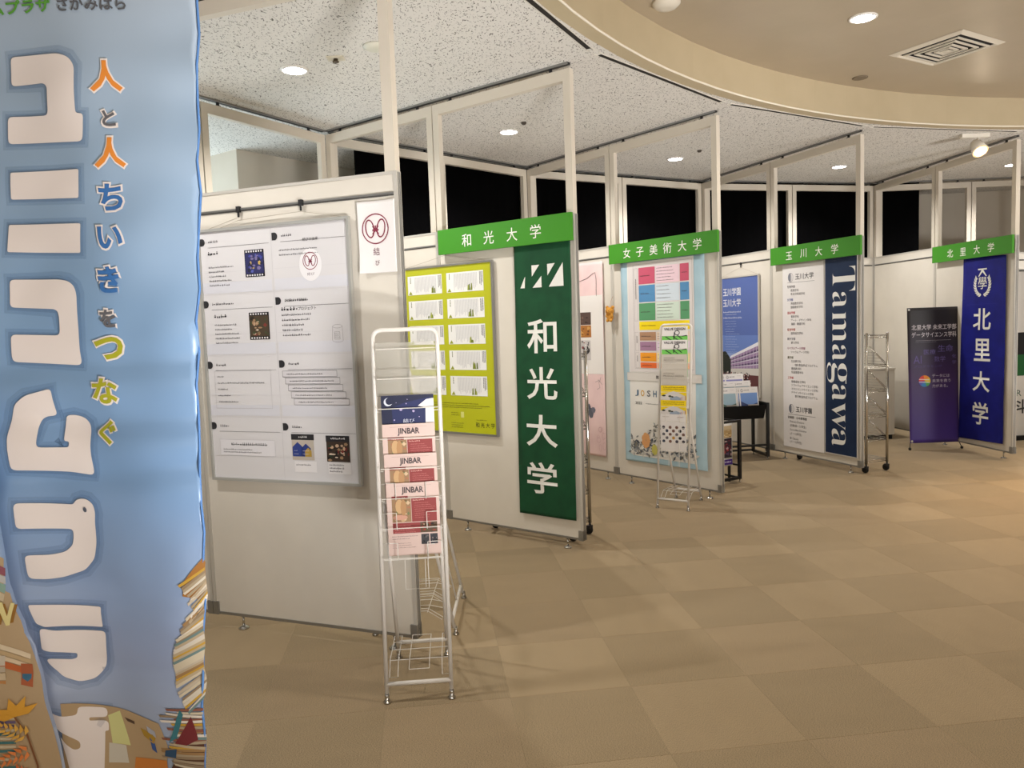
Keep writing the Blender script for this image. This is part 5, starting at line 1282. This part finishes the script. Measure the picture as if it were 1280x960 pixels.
for v0, v1, c_ in ((776,782,(222,206,178)),(783,788,(196,170,130)),(789,794,(220,200,170)),(795,803,(196,104,56))): band(v0, v1, c_, 1, 14, min(edge(800)-1, 50))
for v0, v1, c_ in ((802,814,(206,196,180)),(815,822,(190,176,156)),(823,832,(214,196,166)),(833,838,(196,140,84))): band(v0, v1, c_, 1.3, 2, 26)
for k in range(22): v = 874+k*5; band(v, v+3.2, g.choice([(206,194,168),(222,212,190),(110,96,130),(70,120,124),(170,150,120)]), 1, 3, 38)
q_.poly([art(41,819),(art(52,822)),art(53,850),art(41,845)], (176,96,60), 1.5); q_.poly([art(42,832),art(51,834),art(51,848),art(42,843)], (60,110,140), 1.8)
for ch, u, v, w_ in (('U',-8,764,17), ('N',12,770,16)):
    x, z = art(u, v); q_.text(ch, x+.004, z-.004, (150,106,40), 2, h=.048, wd=w_*.00166, off=.05, rot=-14); q_.text(ch, x, z, (226,214,150), 3, h=.048, wd=w_*.00166, off=.05, rot=-14)
def leafy(u0, v0, u1, v1, n, c_):
    for k in range(n):
        f_ = k/(n-1); cu, cv = u0+(u1-u0)*f_, v0+(v1-v0)*f_
        for s_ in (-1, 1):
            dx, dy = (u1-u0), (v1-v0); m_ = math.hypot(dx, dy); px_, py_ = -dy/m_*s_, dx/m_*s_; l_ = 11*(1-.5*f_)
            q_.poly([art(cu,cv), art(cu+px_*l_*.5+dx/m_*4, cv+py_*l_*.5+dy/m_*4), art(cu+px_*l_+dx/m_*6, cv+py_*l_+dy/m_*6), art(cu+px_*l_*.5-dx/m_*1, cv+py_*l_*.5-dy/m_*1)], c_ if k % 2 else tuple(min(255, c+14) for c in c_), 4)
q_.stroke([art(38,880), art(50,905), art(60,945), art(63,1000)], .003, (130,84,50), 3.5); q_.stroke([art(66,960), art(55,985)], .003, (130,84,50), 3.5)
for cu, cv, a in ((40,880,-150),(40,880,-110),(40,880,-70),(40,880,-30),(40,880,-175)):
    ca, sa = math.cos(R(a)), math.sin(R(a)); q_.poly([art(cu+u*ca-v*sa, cv+u*sa+v*ca) for u, v in ((0,0),(11,5),(24,0),(11,-5))], (222,164,56), 4)
leafy(48, 905, 20, 888, 7, (218,168,70)); leafy(50, 925, 12, 936, 8, (222,128,64)); leafy(60, 965, 40, 945, 6, (214,110,60))
q_.build('printed_fold', fl, flwarp, .03).location = OF
# pole, arm and weighted foot, outside the photo at the left
MB().tube([(-1.235,.0,.05),(-1.235,.0,2.30)], .011, 12).build('pole', mat((226,226,226), .3), fl, (1.40,-.05,0))
MB().tube([(-1.245,.0,2.265),(-.59,.0,2.265)], .007, 10).build('top_arm', mat((226,226,226), .3), fl, (1.40,-.05,0))
MB().lathe([(.19,0),(.20,.02),(.19,.07),(.06,.10),(.03,.16)], (-1.235,0,0), 24).build('weighted_foot', mat((60,90,170), .5), fl, (1.40,-.05,0))
for o_ in list(fl.children):
    if o_.name.split('.')[0] not in ('pole', 'top_arm', 'weighted_foot'): o_.location = (1.40, -.05, 0)
bpy.context.view_layer.update()
